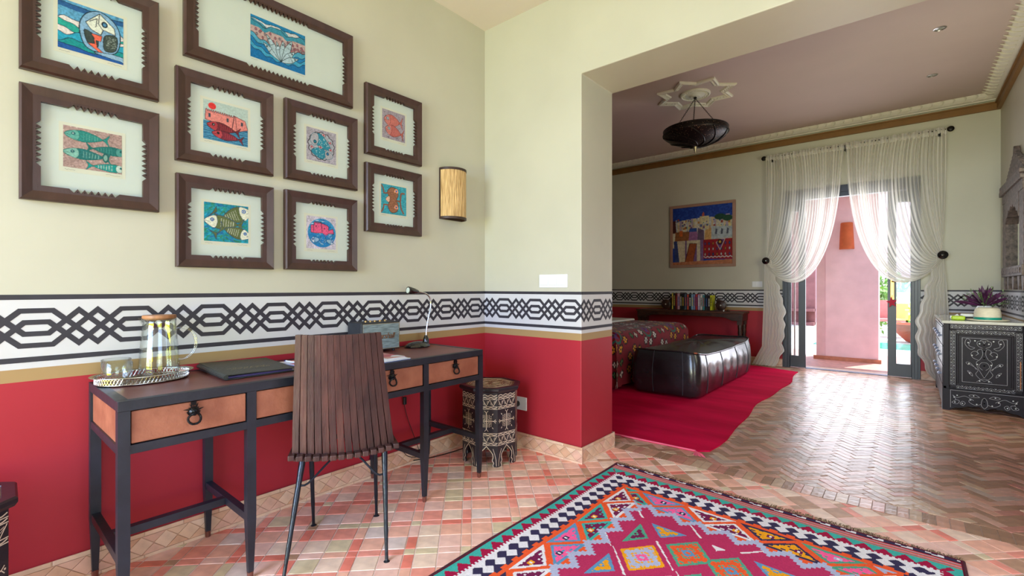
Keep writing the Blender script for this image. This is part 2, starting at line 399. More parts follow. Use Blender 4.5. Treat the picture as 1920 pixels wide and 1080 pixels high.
def lay(tiles,parent,gl,base):
    """tiles: (poly world xy, colour). Nearest 300 in view become objects, the rest one joined part"""
    vis=[]
    for poly,ck in tiles:
        cx=sum(p[0] for p in poly)/len(poly); cy=sum(p[1] for p in poly)/len(poly)
        u,v,D=pr(cx,cy,0)
        if D<.3 or not(-260<u<2180) or v>1290: continue
        area=abs(sum(poly[i-1][0]*poly[i][1]-poly[i][0]*poly[i-1][1] for i in range(len(poly))))/2
        key=area/D**3*(1 if (0<u<1920 and v<1085) else .01)
        if base=='main' and RUGP(cx,cy): key*=.0001
        if base=='bed' and cx<-1.2 and 3.4<cy<7.4: key*=.0001
        if base=='main' and RUGP(cx,cy) and -1.3<cx<.0 and cy<2.5: continue
        vis.append((key,poly,ck,cx,cy))
    vis.sort(key=lambda t:-t[0])
    shared={}; rest=MB(); keys=list(TC)
    for i,(key,poly,ck,cx,cy) in enumerate(vis):
        if i<300:
            loc=[(x-cx,y-cy) for x,y in poly]; sig=(tuple((round(x,2),round(y,2)) for x,y in loc),ck)
            # alike pieces share mesh data
            k=(round(max(p[0] for p in loc),2),round(max(p[1] for p in loc),2),round(loc[0][0],2),round(loc[0][1],2),len(loc),ck,random.randrange(3))
            if k not in shared:
                t=(random.uniform(-1,1)*(.006 if gl=='' else .02),random.uniform(-1,1)*(.006 if gl=='' else .02))
                vs,fs=tilemesh('floor_tile',loc,None,tilt=t)
                me=bpy.data.meshes.new('floor_tile'); me.from_pydata(vs,[],fs); me.materials.append(tmat(ck,gl)); me.update(); shared[k]=me
            o=bpy.data.objects.new('floor_tile',shared[k]); C.objects.link(o); o.parent=parent; o.location=(cx,cy,random.uniform(-.0006,.0006))
        else:
            t=(random.uniform(-1,1)*.006,random.uniform(-1,1)*.006) if gl=='' else (random.uniform(-1,1)*.02,random.uniform(-1,1)*.02)
            vs,fs=tilemesh('t',poly,None,tilt=t); rest.add(vs,fs,keys.index(ck))
    rest.build('floor_tile',[tmat(k,gl) for k in keys],parent=parent,kind='stuff',fixn=False)
s2=math.sqrt(.5)
def pq2(p,q): return (-s2*p+s2*q, s2*p+s2*q)
fl=st('floor',[((WX-.3,-3.3,-.1),(4.3,YB2,.0018))],GROUT)
WM[fl.name]=Matrix.Identity(4)
def strips(a0,a1,start,per,nar):
    out=[];k=math.floor((a0-start)/per)
    while start+k*per<a1:
        s=start+k*per; w=(per-nar)/2; out+= [(s,s+nar,'n'),(s+nar,s+nar+w,'w'),(s+nar+w,s+per,'w')]; k+=1
    return out
def clipP(poly,ax,val,keep):
    out=[]
    for i in range(len(poly)):
        a,b=poly[i],poly[(i+1)%len(poly)]; ia=(a[ax]-val)*keep>=0; ib=(b[ax]-val)*keep>=0
        if ia: out.append(a)
        if ia!=ib:
            t=(val-a[ax])/(b[ax]-a[ax]); out.append((a[0]+(b[0]-a[0])*t,a[1]+(b[1]-a[1])*t))
    return out
tiles=[]
for (p0,p1,kp) in strips(-1.5,5,2.047,.2475,.046):
    for (q0,q1,kq) in strips(-4.5,4.5,-.294,.245,.047):
        g=.0024; poly=[pq2(p0+g,q0+g),pq2(p0+g,q1-g),pq2(p1-g,q1-g),pq2(p1-g,q0+g)]
        cx=sum(t[0] for t in poly)/4; cy=sum(t[1] for t in poly)/4
        if cy>3.2 or cx>3.2 or cy<-1.5: continue
        poly=clipP(poly,0,WX+.014,1) if poly else poly
        if len(poly)>2: poly=clipP(poly,1,3.047,-1)
        if len(poly)>2 and cx<XC+.013 and cy>YC-.1 :
            if cy>YC+.05 : 
                if cx<XC-.05: continue
                poly=clipP(poly,0,XC+.014,1)
            else: poly=clipP(poly,1,YC-.014,-1) if cx<XC else poly
        if len(poly)<3: continue
        r=random.random()
        if kp=='w' and kq=='w': ck='beige' if r<.26 else 'olive' if r<.33 else 'pinkbeige' if r<.58 else 'peach' if r<.80 else 'grey' if r<.88 else 'salmon'
        elif kp=='n' and kq=='n': ck='olive' if r<.5 else 'red' if r<.75 else 'brown'
        else: ck='salmon' if r<.36 else 'red' if r<.58 else 'peach' if r<.8 else 'pinkbeige' if r<.92 else 'olive'
        if cy>2.2 and cx>-1.9 and random.random()<.45: ck=random.choice(['brown','peach','beige'])
        tiles.append((poly,ck))
lay(tiles,fl,'','main')
# bedroom floor: header course then herringbone
GROUT2=mat('bedroom_grout','#B79C8C',.4,var=.1,scale=20,bump=.12,bscale=90)
fb=st('floor',[((-6.1,YB2,-.1),(XR+.3,YW+.34,.0005))],GROUT2); WM[fb.name]=Matrix.Identity(4)
tiles=[]; x=XC+.0
while x<2.2:
    w=random.uniform(.046,.056); g=.0016
    tiles.append(([(x+g,YB2),(x+w-g,YB2),(x+w-g,YB2+.135),(x+g,YB2+.135)],random.choice(['brown','peach','brown','beige','pinkbeige','salmon']))); x+=w
a,bw=.15,.05   # herringbone tile
y0=YB2+.139
def hb():
    for i in range(-110,110):
        for j in range(-22,22):
            ox=i*bw+j*6*bw; oy=i*bw
            yield (ox,oy,a,bw); yield (ox-bw,oy,bw,a)
seen=set()
for (ox,oy,lx,ly) in hb():
    for _ in (0,):
        g=.0012; P=[(ox+g,oy+g),(ox+lx-g,oy+g),(ox+lx-g,oy+ly-g),(ox+g,oy+ly-g)]
        poly=[(s2*(u_-v_)-.9,s2*(u_+v_)+4.6) for u_,v_ in P]
        cx=sum(t[0] for t in poly)/4; cy=sum(t[1] for t in poly)/4
        if not(-3.0<cx<XR+.1 and y0-.1<cy<YW+.1): continue
        key=(round(cx,3),round(cy,3))
        if key in seen: continue
        seen.add(key)
        poly=clipP(poly,1,y0,1)
        if len(poly)>2: poly=clipP(poly,1,YW+.3,-1)
        if len(poly)>2: poly=clipP(poly,0,XR-.012,-1)
        if len(poly)<3: continue
        r=random.random(); tiles.append((poly,'brown' if r<.42 else 'pinkbeige' if r<.6 else 'beige' if r<.75 else 'peach' if r<.88 else 'grey' if r<.95 else 'salmon'))
lay(tiles,fb,'_glazed','bed')
# ---------------------------------------------------------------- skirting of cut tiles
SK=[mat('skirting_tile_%d'%i,c,.45,var=.08,scale=18,bump=.1) for i,c in enumerate(['#D8B69C','#CFA489','#DDBDA6','#D5AB98'])]
def skirting(name,O,U,N,L,u_mark=None):
    Vv=Vector((0,0,1)); O=Vector(O);U=Vector(U);N=Vector(N); fr=(O,U,Vv,N)
    b=MB(); b.prism([(0,0),(L,0),(L,.108),(0,.108)],0,.010,fr); base=b.build(name,mat('skirting_mortar','#B58F7C',.7,var=.1),kind='structure',loc=(0,0,0))
    cache={}
    def piece(poly,cx,cy,i):
        k=(tuple((round(p[0],4),round(p[1],4)) for p in poly),i)
        if k not in cache:
            q=MB(); n=len(poly); mx=sum(p[0] for p in poly)/n; my=sum(p[1] for p in poly)/n
            ins=[(mx+(p[0]-mx)*.94,my+(p[1]-my)*.94) for p in poly]; Z=Vector((0,0,0))
            vs=[U*p[0]+Vv*p[1]+N*.009 for p in poly]+[U*p[0]+Vv*p[1]+N*.0125 for p in poly]+[U*p[0]+Vv*p[1]+N*.0138 for p in ins]
            q.add(vs,[(j,(j+1)%n,(j+1)%n+n,j+n) for j in range(n)]+[(j+n,(j+1)%n+n,(j+1)%n+2*n,j+2*n) for j in range(n)]+[tuple(range(2*n,3*n))])
            o=q.build('tile',SK[i%4]); cache[k]=o.data; first=True
        else: o=bpy.data.objects.new('tile',cache[k]); C.objects.link(o)
        o.parent=base; o.location=O+U*cx+Vv*cy
        return o
    W_=.0865; k=int((L-.004)/W_); W_=L/k; hw=W_/2-.0012; hh=.0385
    for i in range(k):
        cx=(i+.5)*W_
        piece([(-hw,0),(0,-hh+.001),(hw,0),(0,hh-.001)],cx,.0555,random.randrange(4))
        piece([(-hw+.001,hh-.0005),(0-.0005,.0014),(-.0005,hh-.0005)] if False else [(-hw,-.0005),(0,-hh+.002),(hw,-.0005)],cx-W_/2 if i else cx-W_/2,.0555+hh,random.randrange(4)) if i else None
        piece([(-hw,.0005),(hw,.0005),(0,hh-.002)],cx-W_/2,.0555-hh,random.randrange(4)) if i else None
        if i==0:
            for sgn in (1,-1):
                piece([(0,0),(0,-sgn*(hh-.003)),(hw,0)] ,0.001,.0555+sgn*hh,random.randrange(4)); piece([(0,0),(0,-sgn*(hh-.003)),(-hw,0)] ,L-.001,.0555+sgn*hh,random.randrange(4))
    n2=max(1,int(L/.14)); w2=L/n2
    for i in range(n2):
        piece([(-w2/2+.001,-.0085),(w2/2-.001,-.0085),(w2/2-.001,.0085),(-w2/2+.001,.0085)],(i+.5)*w2,.1035,random.randrange(4))
        piece([(-w2/2+.001,-.0075),(w2/2-.001,-.0075),(w2/2-.001,.0075),(-w2/2+.001,.0075)],(i+.5)*w2,.0085,2)
    return base
skirting('baseboard_left',(WX,-.75,0),(0,1,0),(1,0,0),YC+.75)
skirting('baseboard_dividing',(WX,YC,0),(1,0,0),(0,-1,0),XC+.014-WX)
skirting('baseboard_jamb',(XC,YC-.013,0),(0,1,0),(1,0,0),YB2-YC+.026)
skirting('baseboard_bedroom_back',(-3.0,YW,0),(1,0,0),(0,-1,0),3.0-1.392)
skirting('baseboard_bedroom_right',(.132,YW,0),(1,0,0),(0,-1,0),XR-.132)
skirting('baseboard_bedroom_near',(-2.4,YB2,0),(1,0,0),(0,1,0),2.4+XC+.012)
# ---------------------------------------------------------------- outside the bedroom door
PAVE=mat('pale_paving','#D9D2CA',.7,var=.05,scale=6)
b=MB(); b.box((-30,YW+.34,-.3),(25,10.3,-.012)); b.build('terrace_paving',mat('terrace_tile','#D9A79B',.5,var=.12,scale=14,bump=.2),kind='structure')
b=MB(); b.box((-30,10.3,-.3),(25,60,-.02)); b.build('courtyard_paving',PAVE,kind='structure')
b=MB(); b.box((-8,-30,-.3),(30,-3.3,-.05)); b.box((4.3,-3.3,-.3),(30,YB2,-.05)); b.build('lawn',mat('grass_green','#6F8C2E',.9,var=.2,scale=3),kind='structure')
b=MB(); b.box((-6.3,YW+.32,2.72),(4,10.0,2.9)); b.build('porch_ceiling',mat('porch_plaster','#E0C4C8',.8,var=.03),kind='structure')
b=MB(); b.box((-1.02,9.15,-.02),(-.335,9.55,2.72)); b.box((-1.15,9.19,-.02),(-1.0,9.6,2.72)); b.build('wall_porch_pier',PINK,kind='structure',bevel=.004)
b=MB(); b.box((-1.18,9.11,-.012),(-.30,9.15,.045)); b.build('trim_11',mat('terracotta_skirt','#B5765B',.6,var=.15,scale=12),kind='structure')
# scalloped arch wall left of the pier
def scal(cx,hw,z0,z1): 
    pts=[]; n=7
    for i in range(n+1):
        t=i/n; ang=PI*t; x=cx-hw*math.cos(ang); z=z0+(z1-z0)*math.sin(ang)
        pts.append((x,z))
        if i<n:
            am=PI*(t+.5/n); pts.append((cx-(hw*1.03)*math.cos(am),z0+(z1-z0)*1.04*math.sin(am)))
    return pts
arch=scal(-1.75,.6,1.52,2.1)
poly=[(-6,0),(-2.35,0)]+arch+[(-1.15,0),(-1.0,0),(-1.0,2.72),(-6,2.72)]
b=MB(); b.prism(poly,0,-.25,((0,9.35,0),(1,0,0),(0,0,1),(0,-1,0))); b.build('wall_porch_arch',PINK,kind='structure')
b=MB(); b.box((-14,21.5,-.02),(6,21.9,4.6)); b.build('wall_courtyard',PINK,kind='structure')
b=MB(); b.box((-9,17.05,.42),(-2.2,17.4,.5)); b.box((-9,17.05,-.02),(-2.2,17.4,.08)); b.box((-9,17.3,.0),(-2.2,17.5,3.0))
for k in range(8): b.box((-9+k*.92,17.08,.0),(-8.86+k*.92,17.4,.45))
tag(b.build('bench_niche',mat('rose_brown_render','#8F5A5C',.8,var=.08),loc=(-5,17.5,0)),'rose brown masonry bench with niches along the far courtyard wall','bench')
b=MB(); b.box((-1.5,11.5,-.025),(6,12.7,-.012)); tag(b.build('pool_water',mat('turquoise_water','#1FB5A5',.08,var=.2,scale=3,bump=.2,bscale=8),loc=(2,12,-.02)),'strip of turquoise pool water beyond the right door leaf','pool')
# garden planting, chair, pot
def bush(name,c,r,n,label,col):
    b=MB(); rr=random.Random(n)
    for i in range(n):
        th=rr.uniform(0,2*PI); ph=math.acos(rr.uniform(-.2,1)); rad=r*rr.uniform(.55,1.0)
        p=Vector((c[0]+rad*math.sin(ph)*math.cos(th),c[1]+rad*math.sin(ph)*math.sin(th),c[2]+rad*math.cos(ph)*.9))
        a=Vector((rr.uniform(-1,1),rr.uniform(-1,1),rr.uniform(-.2,1))).normalized(); s_=a.orthogonal().normalized(); L=rr.uniform(.12,.25)
        b.add([p,p+a*L*.5+s_*L*.18,p+a*L,p+a*L*.5-s_*L*.18],[(0,1,2,3)])
    return tag(b.build(name,mat('leaf_'+col,col,.6,var=.3,scale=4),loc=c,kind=None,fixn=False),label,'bush')
bush('garden_shrub',(-.35,16.2,.24),1.45,1500,'bright green garden shrub seen through the right door leaf','#6F9B3A')
t=thing('garden_armchair','pale red garden armchair standing outside beyond the pool','chair',(-.30,14.4,0))
red=mat('faded_red_paint','#D98A84',.6)
for dx in (-.3,.3):
    for dy in (-.3,.3): MB().box((-.30+dx-.02,14.4+dy-.02,-.02),(-.30+dx+.02,14.4+dy+.02,.62)).build('leg',red,t)
MB().box((-.62,14.08,.36),(.02,14.72,.42)).build('seat',red,t); MB().box((-.62,14.68,.4),(.02,14.74,.85)).build('backrest',red,t)
for ax in (-.64,-.04): MB().box((ax,14.06,.6),(ax+.08,14.72,.64)).build('armrest',red,t)
b=MB(); b.lathe([(0.05,0),(.12,.02),(.3,.22),(.42,.38),(.45,.4),(.41,.40),(.28,.24),(.05,.1)],(.10,13.2,-.02),20)
tag(b.build('terracotta_bowl',mat('terracotta','#B5533A',.7,var=.1),loc=(.10,13.2,-.02),smooth=True),'wide terracotta bowl standing on the paving outside','planter')
# terracotta wall lamp on the pier
t=thing('outdoor_wall_lamp','curved terracotta wall lamp on the pink pier outside','lamp',(-.735,9.15,1.97))
b=MB(); b.lathe([(.085,-.205),(.1,-.2),(.082,.21),(.075,.22),(.072,.21),(.088,-.2)],(-.735,9.15,1.97),16,a0=PI,a1=2*PI); b.build('shade',mat('terracotta_orange','#C9683A',.7,var=.08),t,smooth=True,solid=.006)
MB().box((-.80,9.10,2.14),(-.67,9.15,2.17)).build('bracket',mat('dark_iron','#2A2522',.5,.4),t)
# ---------------------------------------------------------------- bedroom door
BL=mat('blue_black_lacquer','#2C323D',.35,var=.12,scale=8,stretch=(1,1,.15))
df=MB(); z1=2.555
for (x0,x1) in ((-1.389,-1.30),(.045,.129)):
    df.box((x0,YW-.03,0),(x1,YW+.12,z1)); df.box((x0+.025,YW-.045,0),(x1-.025,YW-.028,z1))
df.box((-1.30,YW-.03,z1-.09),(.045,YW+.12,z1)); df.box((-1.30,YW+.0,z1-.15),(.045,YW+.1,z1-.088))
DFR=df.build('door_1',BL,kind='structure',bevel=.003,loc=(0,0,0))
MB().box((-1.11,YW+.0,0),(-.194,YW+.10,.012)).build('threshold',mat('grey_metal','#5A6070',.4,.6),DFR)
GL=thinglass('pane_glass',(.97,.99,.98),1.0)
for nm,x0,x1,st_ in (('door_2',-1.30,-1.108,-1),('door_3',-.194,.045,1)):
    b=MB(); b.box((x0,YW+.01,.012),(x1,YW+.055,.175)); b.box((x0,YW+.01,2.25),(x1,YW+.055,2.40))
    if st_<0: b.box((x1-.085,YW+.01,.17),(x1,YW+.055,2.26)); b.box((x0,YW+.01,.17),(x0+.012,YW+.055,2.26))
    else: b.box((x0,YW+.01,.17),(x0+.088,YW+.055,2.26)); b.box((x1-.012,YW+.01,.17),(x1,YW+.055,2.26))
    lf=b.build(nm,BL,kind='structure',bevel=.003,loc=(0,0,0))
    MB().box((x0+.01,YW+.03,.17),(x1-.01,YW+.034,2.26)).build('pane',GL,lf)
    if st_<0:
        MB().box((x0+.03,YW+.12,.15),(x0+.05,YW+.14,2.4)).box((x0+.09,YW+.12,.15),(x0+.10,YW+.14,2.4)).build('reveal_reflection',mat('pale_pink_reflection','#D8B9BD',.6),lf)  # added pink strips imitate reflections and edges of the outer wall reveal
    if st_>0:
        br=mat('brass','#C9A45A',.3,.9)
        MB().box((x0+.028,YW-.002,1.0),(x0+.068,YW+.01,1.28)).build('door_plate',br,lf,bevel=.003)
        MB().tube([(x0+.048,YW,1.235),(x0+.048,YW-.05,1.235),(x0+.06,YW-.055,1.235),(x0+.17,YW-.055,1.23)],.009,8).build('door_handle',br,lf,smooth=True)
        MB().tube([(x0+.048,YW,1.07),(x0+.048,YW-.03,1.07)],.006,6).build('key',mat('steel','#9A9A9A',.3,.9),lf)
# red fabric star hanging from the key
b=MB(); cx,cz=-.15,.965; pts=[]
for k in range(10):
    r=.06 if k%2==0 else .025; an=PI/2+k*PI/5+.15; pts.append((cx+r*math.cos(an),cz+r*math.sin(an)*1.25))
b.prism(pts,0,.02,((0,YW-.035,0),(1,0,0),(0,0,1),(0,-1,0))); b.tube([(cx,YW-.04,1.02),(cx+.003,YW-.03,1.075)],.002,5)
tag(b.build('key_ornament',mat('red_felt','#C2304A',.9),loc=(cx,YW-.04,1.0),bevel=.006),'red star shaped fabric ornament hanging from the door key','ornament')
# ================================================================ PICTURES ON THE LEFT WALL
PR=colattr('printed_paper',.8,spec=.2)
WOODF=mat('dark_brown_frame_wood','#3E2723',.38,var=.12,scale=10,stretch=(1,3,1),bump=.06)
MATB=mat('mat_board','#CAD6D2',.85,var=.01)
PAPER=mat('etching_paper','#D2D6C8',.85,var=.02)
PGL=thinglass('picture_glass',(1,1,1),.9,base=.0)
def fish(cv,x,y,L,h,rot,body,head,line='#26343A',eye='#2E5FA0',scales=True,tail=True):
    c,q=math.cos(rot),math.sin(rot); T=lambda a,b:(x+a*L*c-b*h*q, y+a*L*q+b*h*c)
    if tail: cv.poly([T(*p) for p in sm([(.30,0),(.42,.12),(.55,.55),(.50,.1),(.50,-.1),(.55,-.55),(.42,-.12)],4,True)],body,line,.008)
    out=sm([(-.5,0),(-.38,.32),(-.1,.5),(.15,.36),(.36,.08),(.36,-.08),(.15,-.36),(-.1,-.5),(-.38,-.32)],5,True)
    cv.poly([T(*p) for p in out],body,line,.012)
    hd=sm([(-.5,0),(-.38,.30),(-.22,.44),(-.16,0),(-.22,-.44),(-.38,-.30)],5,True); cv.poly([T(*p) for p in hd],head,line,.008)
    ex,ey=T(-.3,.12); cv.ell(ex,ey,h*.1,h*.1,'#E8EEF0',out=eye,ow=.012); cv.ell(ex,ey,h*.045,h*.045,line)
    cv.line([T(-.5,-.02),T(-.36,-.06)],line,.01)
    if scales:
        for i in range(6):
            for j in range(-2,3):
                a=-.08+i*.065; b=j*.13*(1-i*.1)
                p=[T(a+.025*math.cos(t),b+.05*math.sin(t)) for t in (-1.4,-.7,0,.7,1.4)]; cv.line(p,head,.006)
def wave(cv,y,amp,per,ph,col,down=True,line=None,asp=1.3,th=None):
    P=[(x*asp/30,y+amp*math.sin(2*PI*(x/30*per)+ph)+amp*.4*math.sin(2*PI*(x/30*per*2.3)+ph*2)) for x in range(31)]
    if th: cv.poly(P+[(a,b-th) for a,b in P[::-1]],col)
    else: cv.poly(P+[(asp,-.1),(0,-.1)],col)
    if line: cv.line(P,line,.014)
def art1(cv):
    wave(cv,.93,.02,1,1,'#2C5C94',line='#1F3350',th=.1); 
    for i,(y,c) in enumerate([(.62,'#D9D5D8'),(.55,'#2AA097'),(.45,'#DAD3D6'),(.36,'#2F9FC4'),(.2,'#1F8F93')]): wave(cv,y,.05,2,i*1.3,c,line='#243C55')
    wave(cv,.1,.03,1.2,2,'#2557A0',line='#20344A')
    cv.poly(sm([(.32,.55),(.4,.2),(.6,.12),(.9,.2),(.98,.55),(.9,.82),(.66,.98),(.42,.85)],6,True),'#7FA9CF','#20303C',.018)
    cv.poly(sm([(.4,.52),(.45,.26),(.6,.2),(.6,.42)],5,True),'#3E4A48','#20303C'); cv.poly(sm([(.72,.2),(.9,.25),(.92,.55),(.72,.5)],5,True),'#3E4A48','#20303C')
    cv.poly([(.42,.68),(.64,.94),(.88,.72),(.9,.58),(.7,.62),(.66,.5),(.5,.56)],'#D6DDD4','#20303C',.014); cv.ell(.72,.74,.04,.05,'#4E86B4',out='#20303C')
    cv.poly([(.5,.48),(.68,.48),(.66,.36),(.58,.36),(.6,.22),(.72,.12),(.66,.1),(.45,.26),(.56,.28),(.55,.4)],'#E26A55','#20303C',.01)
    cv.line([(.7,.6),(.62,.72),(.64,.94)],'#20303C',.014); cv.line([(.48,.72),(.6,.82),(.58,.64)],'#20303C',.014)
    for k in range(60): a=cv.r.uniform(.74,.9);b_=cv.r.uniform(.26,.5); cv.line([(a,b_),(a+.02,b_+.01)],'#9FB0A8',.005)
    cv.poly(sm([(.55,.1),(.9,.16),(1.15,.1),(1.25,-.05),(1.1,-.05),(1.0,.05),(.8,.06)],5,True),'#8DB2D4','#20303C')
def art2(cv):
    for k in range(160): cv.ell(cv.r.uniform(0,1.3),cv.r.uniform(0,1),.012,.008,'#9A7F80' if k%2 else '#CDBDB8')
    D='#24605F';H='#4E9A92'
    fish(cv,.42,.80,.8,.27,-.02,'#2F8682','#5FA39B',D,eye='#1F5F66'); fish(cv,.85,.55,-.8,.22,.0,'#27706F','#4E918C',D,eye='#1F5F66')
    fish(cv,.42,.36,.85,.26,-.03,'#2A6E70','#7FB3AA',D,eye='#1F5F66'); fish(cv,.85,.12,-.8,.2,.02,'#1F8D8B','#B9CFC8',D,eye='#1F5F66')
    cv.ell(.78,.36,.05,.1,'#7FA79E',out=D)
def art3(cv):
    cv.put(cv.Y<.75,'#B79E9F'); 
    for k in range(70): x,y=cv.r.uniform(0,1.4),cv.r.uniform(.3,.72); cv.ell(x,y,.022,.03,'#A6606F' if k%3 else '#8A8590',out='#6A5560',ow=.006)
    for i,(y,c) in enumerate([(.97,'#C7CDD4'),(.85,'#3C90AE')]): wave(cv,y,.05,2.4,i+.5,c,line='#22384A',th=.1,asp=1.4)
    wave(cv,.92,.02,3,0,'#1E7FB8',th=-.12,asp=1.4,line='#22384A')
    for i,(y,c) in enumerate([(.42,'#4E9FC2'),(.3,'#1C77B5'),(.2,'#3F9CC6'),(.1,'#1B6FAE')]): 
        P=[(x*1.4/30,y+.18*((x-15)/15)**2+.03*math.sin(x*1.1+i)) for x in range(31)]; cv.poly(P+[(1.4,-.1),(0,-.1)],c); cv.line(P,'#22384A',.014)
    for k,an in enumerate([2.55,2.2,1.85,1.5,1.15,.8,.45]):
        L=.42+.1*math.sin(k*2); x0,y0=.72,.12; x1,y1=x0+L*math.cos(an),y0+L*math.sin(an)*1.1
        nx,ny=-math.sin(an)*.07,math.cos(an)*.07
        cv.poly(sm([(x0,y0),(x0+.6*(x1-x0)+nx,y0+.6*(y1-y0)+ny),(x1+nx*.5,y1+ny*.5),(x1+.1*math.cos(an),y1+.1*math.sin(an)),(x1-nx*.5,y1-ny*.5),(x0+.6*(x1-x0)-nx,y0+.6*(y1-y0)-ny)],5,True),'#A9C3D2','#2A3C46',.012)
        cv.ell(x1,y1,.018,.022,'#26343A'); cv.line([(x0+.75*(x1-x0)+nx*.8,y0+.75*(y1-y0)+ny*.8),(x0+.75*(x1-x0)-nx*.8,y0+.75*(y1-y0)-ny*.8)],'#2A3C46',.01)
def art4(cv):
    cv.put(cv.Y>.45,'#AFC4C2',.15); cv.put(cv.Y<=.47,'#3F7FA6',.3)
    for k in range(14): y=.02+k*.03; wave(cv,y,.012,2,k,'#2B5A82' if k%2 else '#5C9BBD',th=.012,asp=1.1)
    cv.ell(.2,.87,.09,.085,'#D23A3A',nz=.15)
    P=[(.04,.5),(.05,.72)]; 
    for k in range(12): x=.06+k*.052; P+= [(x,.77-.002*k),(x+.024,.77-.002*k),(x+.026,.73-.002*k),(x+.05,.73-.002*k)]
    P+=[(.7,.76),(.98,.68),(1.05,.45),(.7,.32),(.3,.45)]
    cv.poly(P,'#D98681','#5A3340',.014,nz=.25); cv.line([(.72,.75),(.66,.4)],'#4A2F3A',.02); cv.line([(.74,.75),(.78,.38)],'#4A2F3A',.014)
    for x,y in ((.14,.62),(.56,.6),(.9,.58)): cv.poly([(x-.025,y-.05),(x+.025,y-.05),(x+.025,y+.05),(x-.025,y+.05)],'#3D4756')
    fish(cv,.45,.36,.75,.25,-.08,'#6E2B35','#A83E47','#2B2028',eye='#2B2028'); fish(cv,.55,.17,.72,.22,-.08,'#7A3040','#B4454F','#2B2028',eye='#2B2028')
def art5(cv):
    for k in range(260): cv.ell(cv.r.uniform(0,1.15),cv.r.uniform(0,1),.06,.02,['#1E86A6','#2E8E7C','#2F9FC0','#37806A','#2A6FA8'][k%5],rot=cv.r.uniform(-1,1),nz=.3)
    for (x,y,L,h,r) in ((.72,.72,-.85,.42,.35),(.45,.5,.9,.36,-.08),(.75,.27,-.75,.32,-.25)): fish(cv,x,y,L,h,r,'#5E6B45','#DCE0CF','#2C4A78',eye='#2F62A8')
    cv.poly([(.1,.3),(.3,.22),(.28,.05),(.22,.2)],'#5E6B45','#2C4A78'); cv.poly([(.08,.62),(.3,.78),(.28,.92),(.2,.76)],'#5E6B45','#2C4A78')
def art6(cv):
    P=[]; 
    for k in range(80): a_=2*PI*k/80; r=.42+.018*math.sin(13*a_); P.append((.48+r*math.cos(a_),.5+r*math.sin(a_)))
    cv.poly(P,'#A2A6B4','#3A2C34',.024)
    cv.poly(sm([(.35,.86),(.55,.8),(.8,.45),(.6,.42),(.35,.5)],6,True),'#2F86A0','#23505E'); cv.poly(sm([(.15,.3),(.4,.45),(.62,.36),(.55,.12),(.35,.14)],6,True),'#2F86A0','#23505E')
    for k in range(90):
        x,y=cv.r.uniform(.2,.78),cv.r.uniform(.12,.84)
        if abs(x-.3)<.1 and y>.5: continue
        cv.ell(x,y,.011,.014,'#A9C8CF',nz=.1)
    cv.poly(sm([(.12,.62),(.2,.84),(.36,.84),(.38,.62),(.25,.48)],6,True),'#A8A9B5','#2A6F84'); cv.ell(.27,.6,.04,.045,'#2A7F96',out='#1E4E60')
    cv.poly(sm([(.62,.38),(.82,.32),(.84,.2),(.66,.12),(.6,.22)],6,True),'#A8A9B5','#2A6F84'); cv.ell(.68,.3,.035,.04,'#2A6FB0',out='#1E4E60')
    for x,y in ((.17,.42),(.44,.46),(.78,.44),(.76,.66),(.55,.86)): cv.ell(x,y,.065,.04,'#D2A7B0',rot=-.3,out='#5E6D7A',ow=.006); cv.ell(x,y,.025,.025,'#9C2F3C')
def art7(cv):
    cv.ell(.5,.5,.46,.45,'#3B8FC4',nz=.4)
    for k in range(120):
        x,y=cv.r.uniform(.1,.9),cv.r.uniform(.08,.9)
        if (x-.5)**2+(y-.5)**2<.17: cv.ell(x,y,.06,.018,['#1F6FB4','#5DA6D6','#2C7FC0','#9FC3E0'][k%4],rot=cv.r.uniform(-.4,.4),nz=.3)
    P=[(.14,.5),(.14,.72),(.24,.74),(.24,.8)]
    for k in range(5): x=.26+k*.045; P+=[(x,.84),(x+.02,.84),(x+.022,.8),(x+.043,.8)]
    P+=[(.66,.76),(.72,.7),(.72,.6),(.86,.66),(.9,.5),(.72,.5),(.62,.38),(.52,.5),(.3,.48)]
    cv.poly(P,'#DD5B86','#3A2B48',.016,nz=.3); cv.line([(.48,.82),(.5,.54)],'#3A2B48',.02); cv.line([(.22,.72),(.22,.52)],'#3A2B48',.016)
    cv.ell(.31,.7,.015,.03,'#2A2438'); cv.ell(.58,.65,.015,.03,'#2A2438')
    cv.put((cv.Y<.5)&(((cv.X-.5)/.46)**2+((cv.Y-.5)/.45)**2<1)&(cv.N2>.45)&(cv.Y<.46),'#1D72B8',.4)
    fish(cv,.3,.28,.3,.2,.1,'#4F92C4','#C3D3E6','#1B4C80'); fish(cv,.75,.25,-.3,.16,-.3,'#5E97BE','#BFD0E0','#1B4C80')
def art8(cv):
    for x,y in ((.1,.9),(.25,.06),(.62,.1),(.85,.62),(.88,.25),(.85,.1)): cv.line([(x-.03,y),(x+.03,y)],'#4A4858',.012); cv.line([(x,y-.03),(x,y+.03)],'#4A4858',.012)
    fish(cv,.45,.66,.75,.42,.0,'#BF6C66','#C97C78','#5A2C34',eye='#3E7F96'); fish(cv,.5,.3,.75,.4,-.12,'#B86460','#C97C78','#5A2C34',eye='#3E7F96')
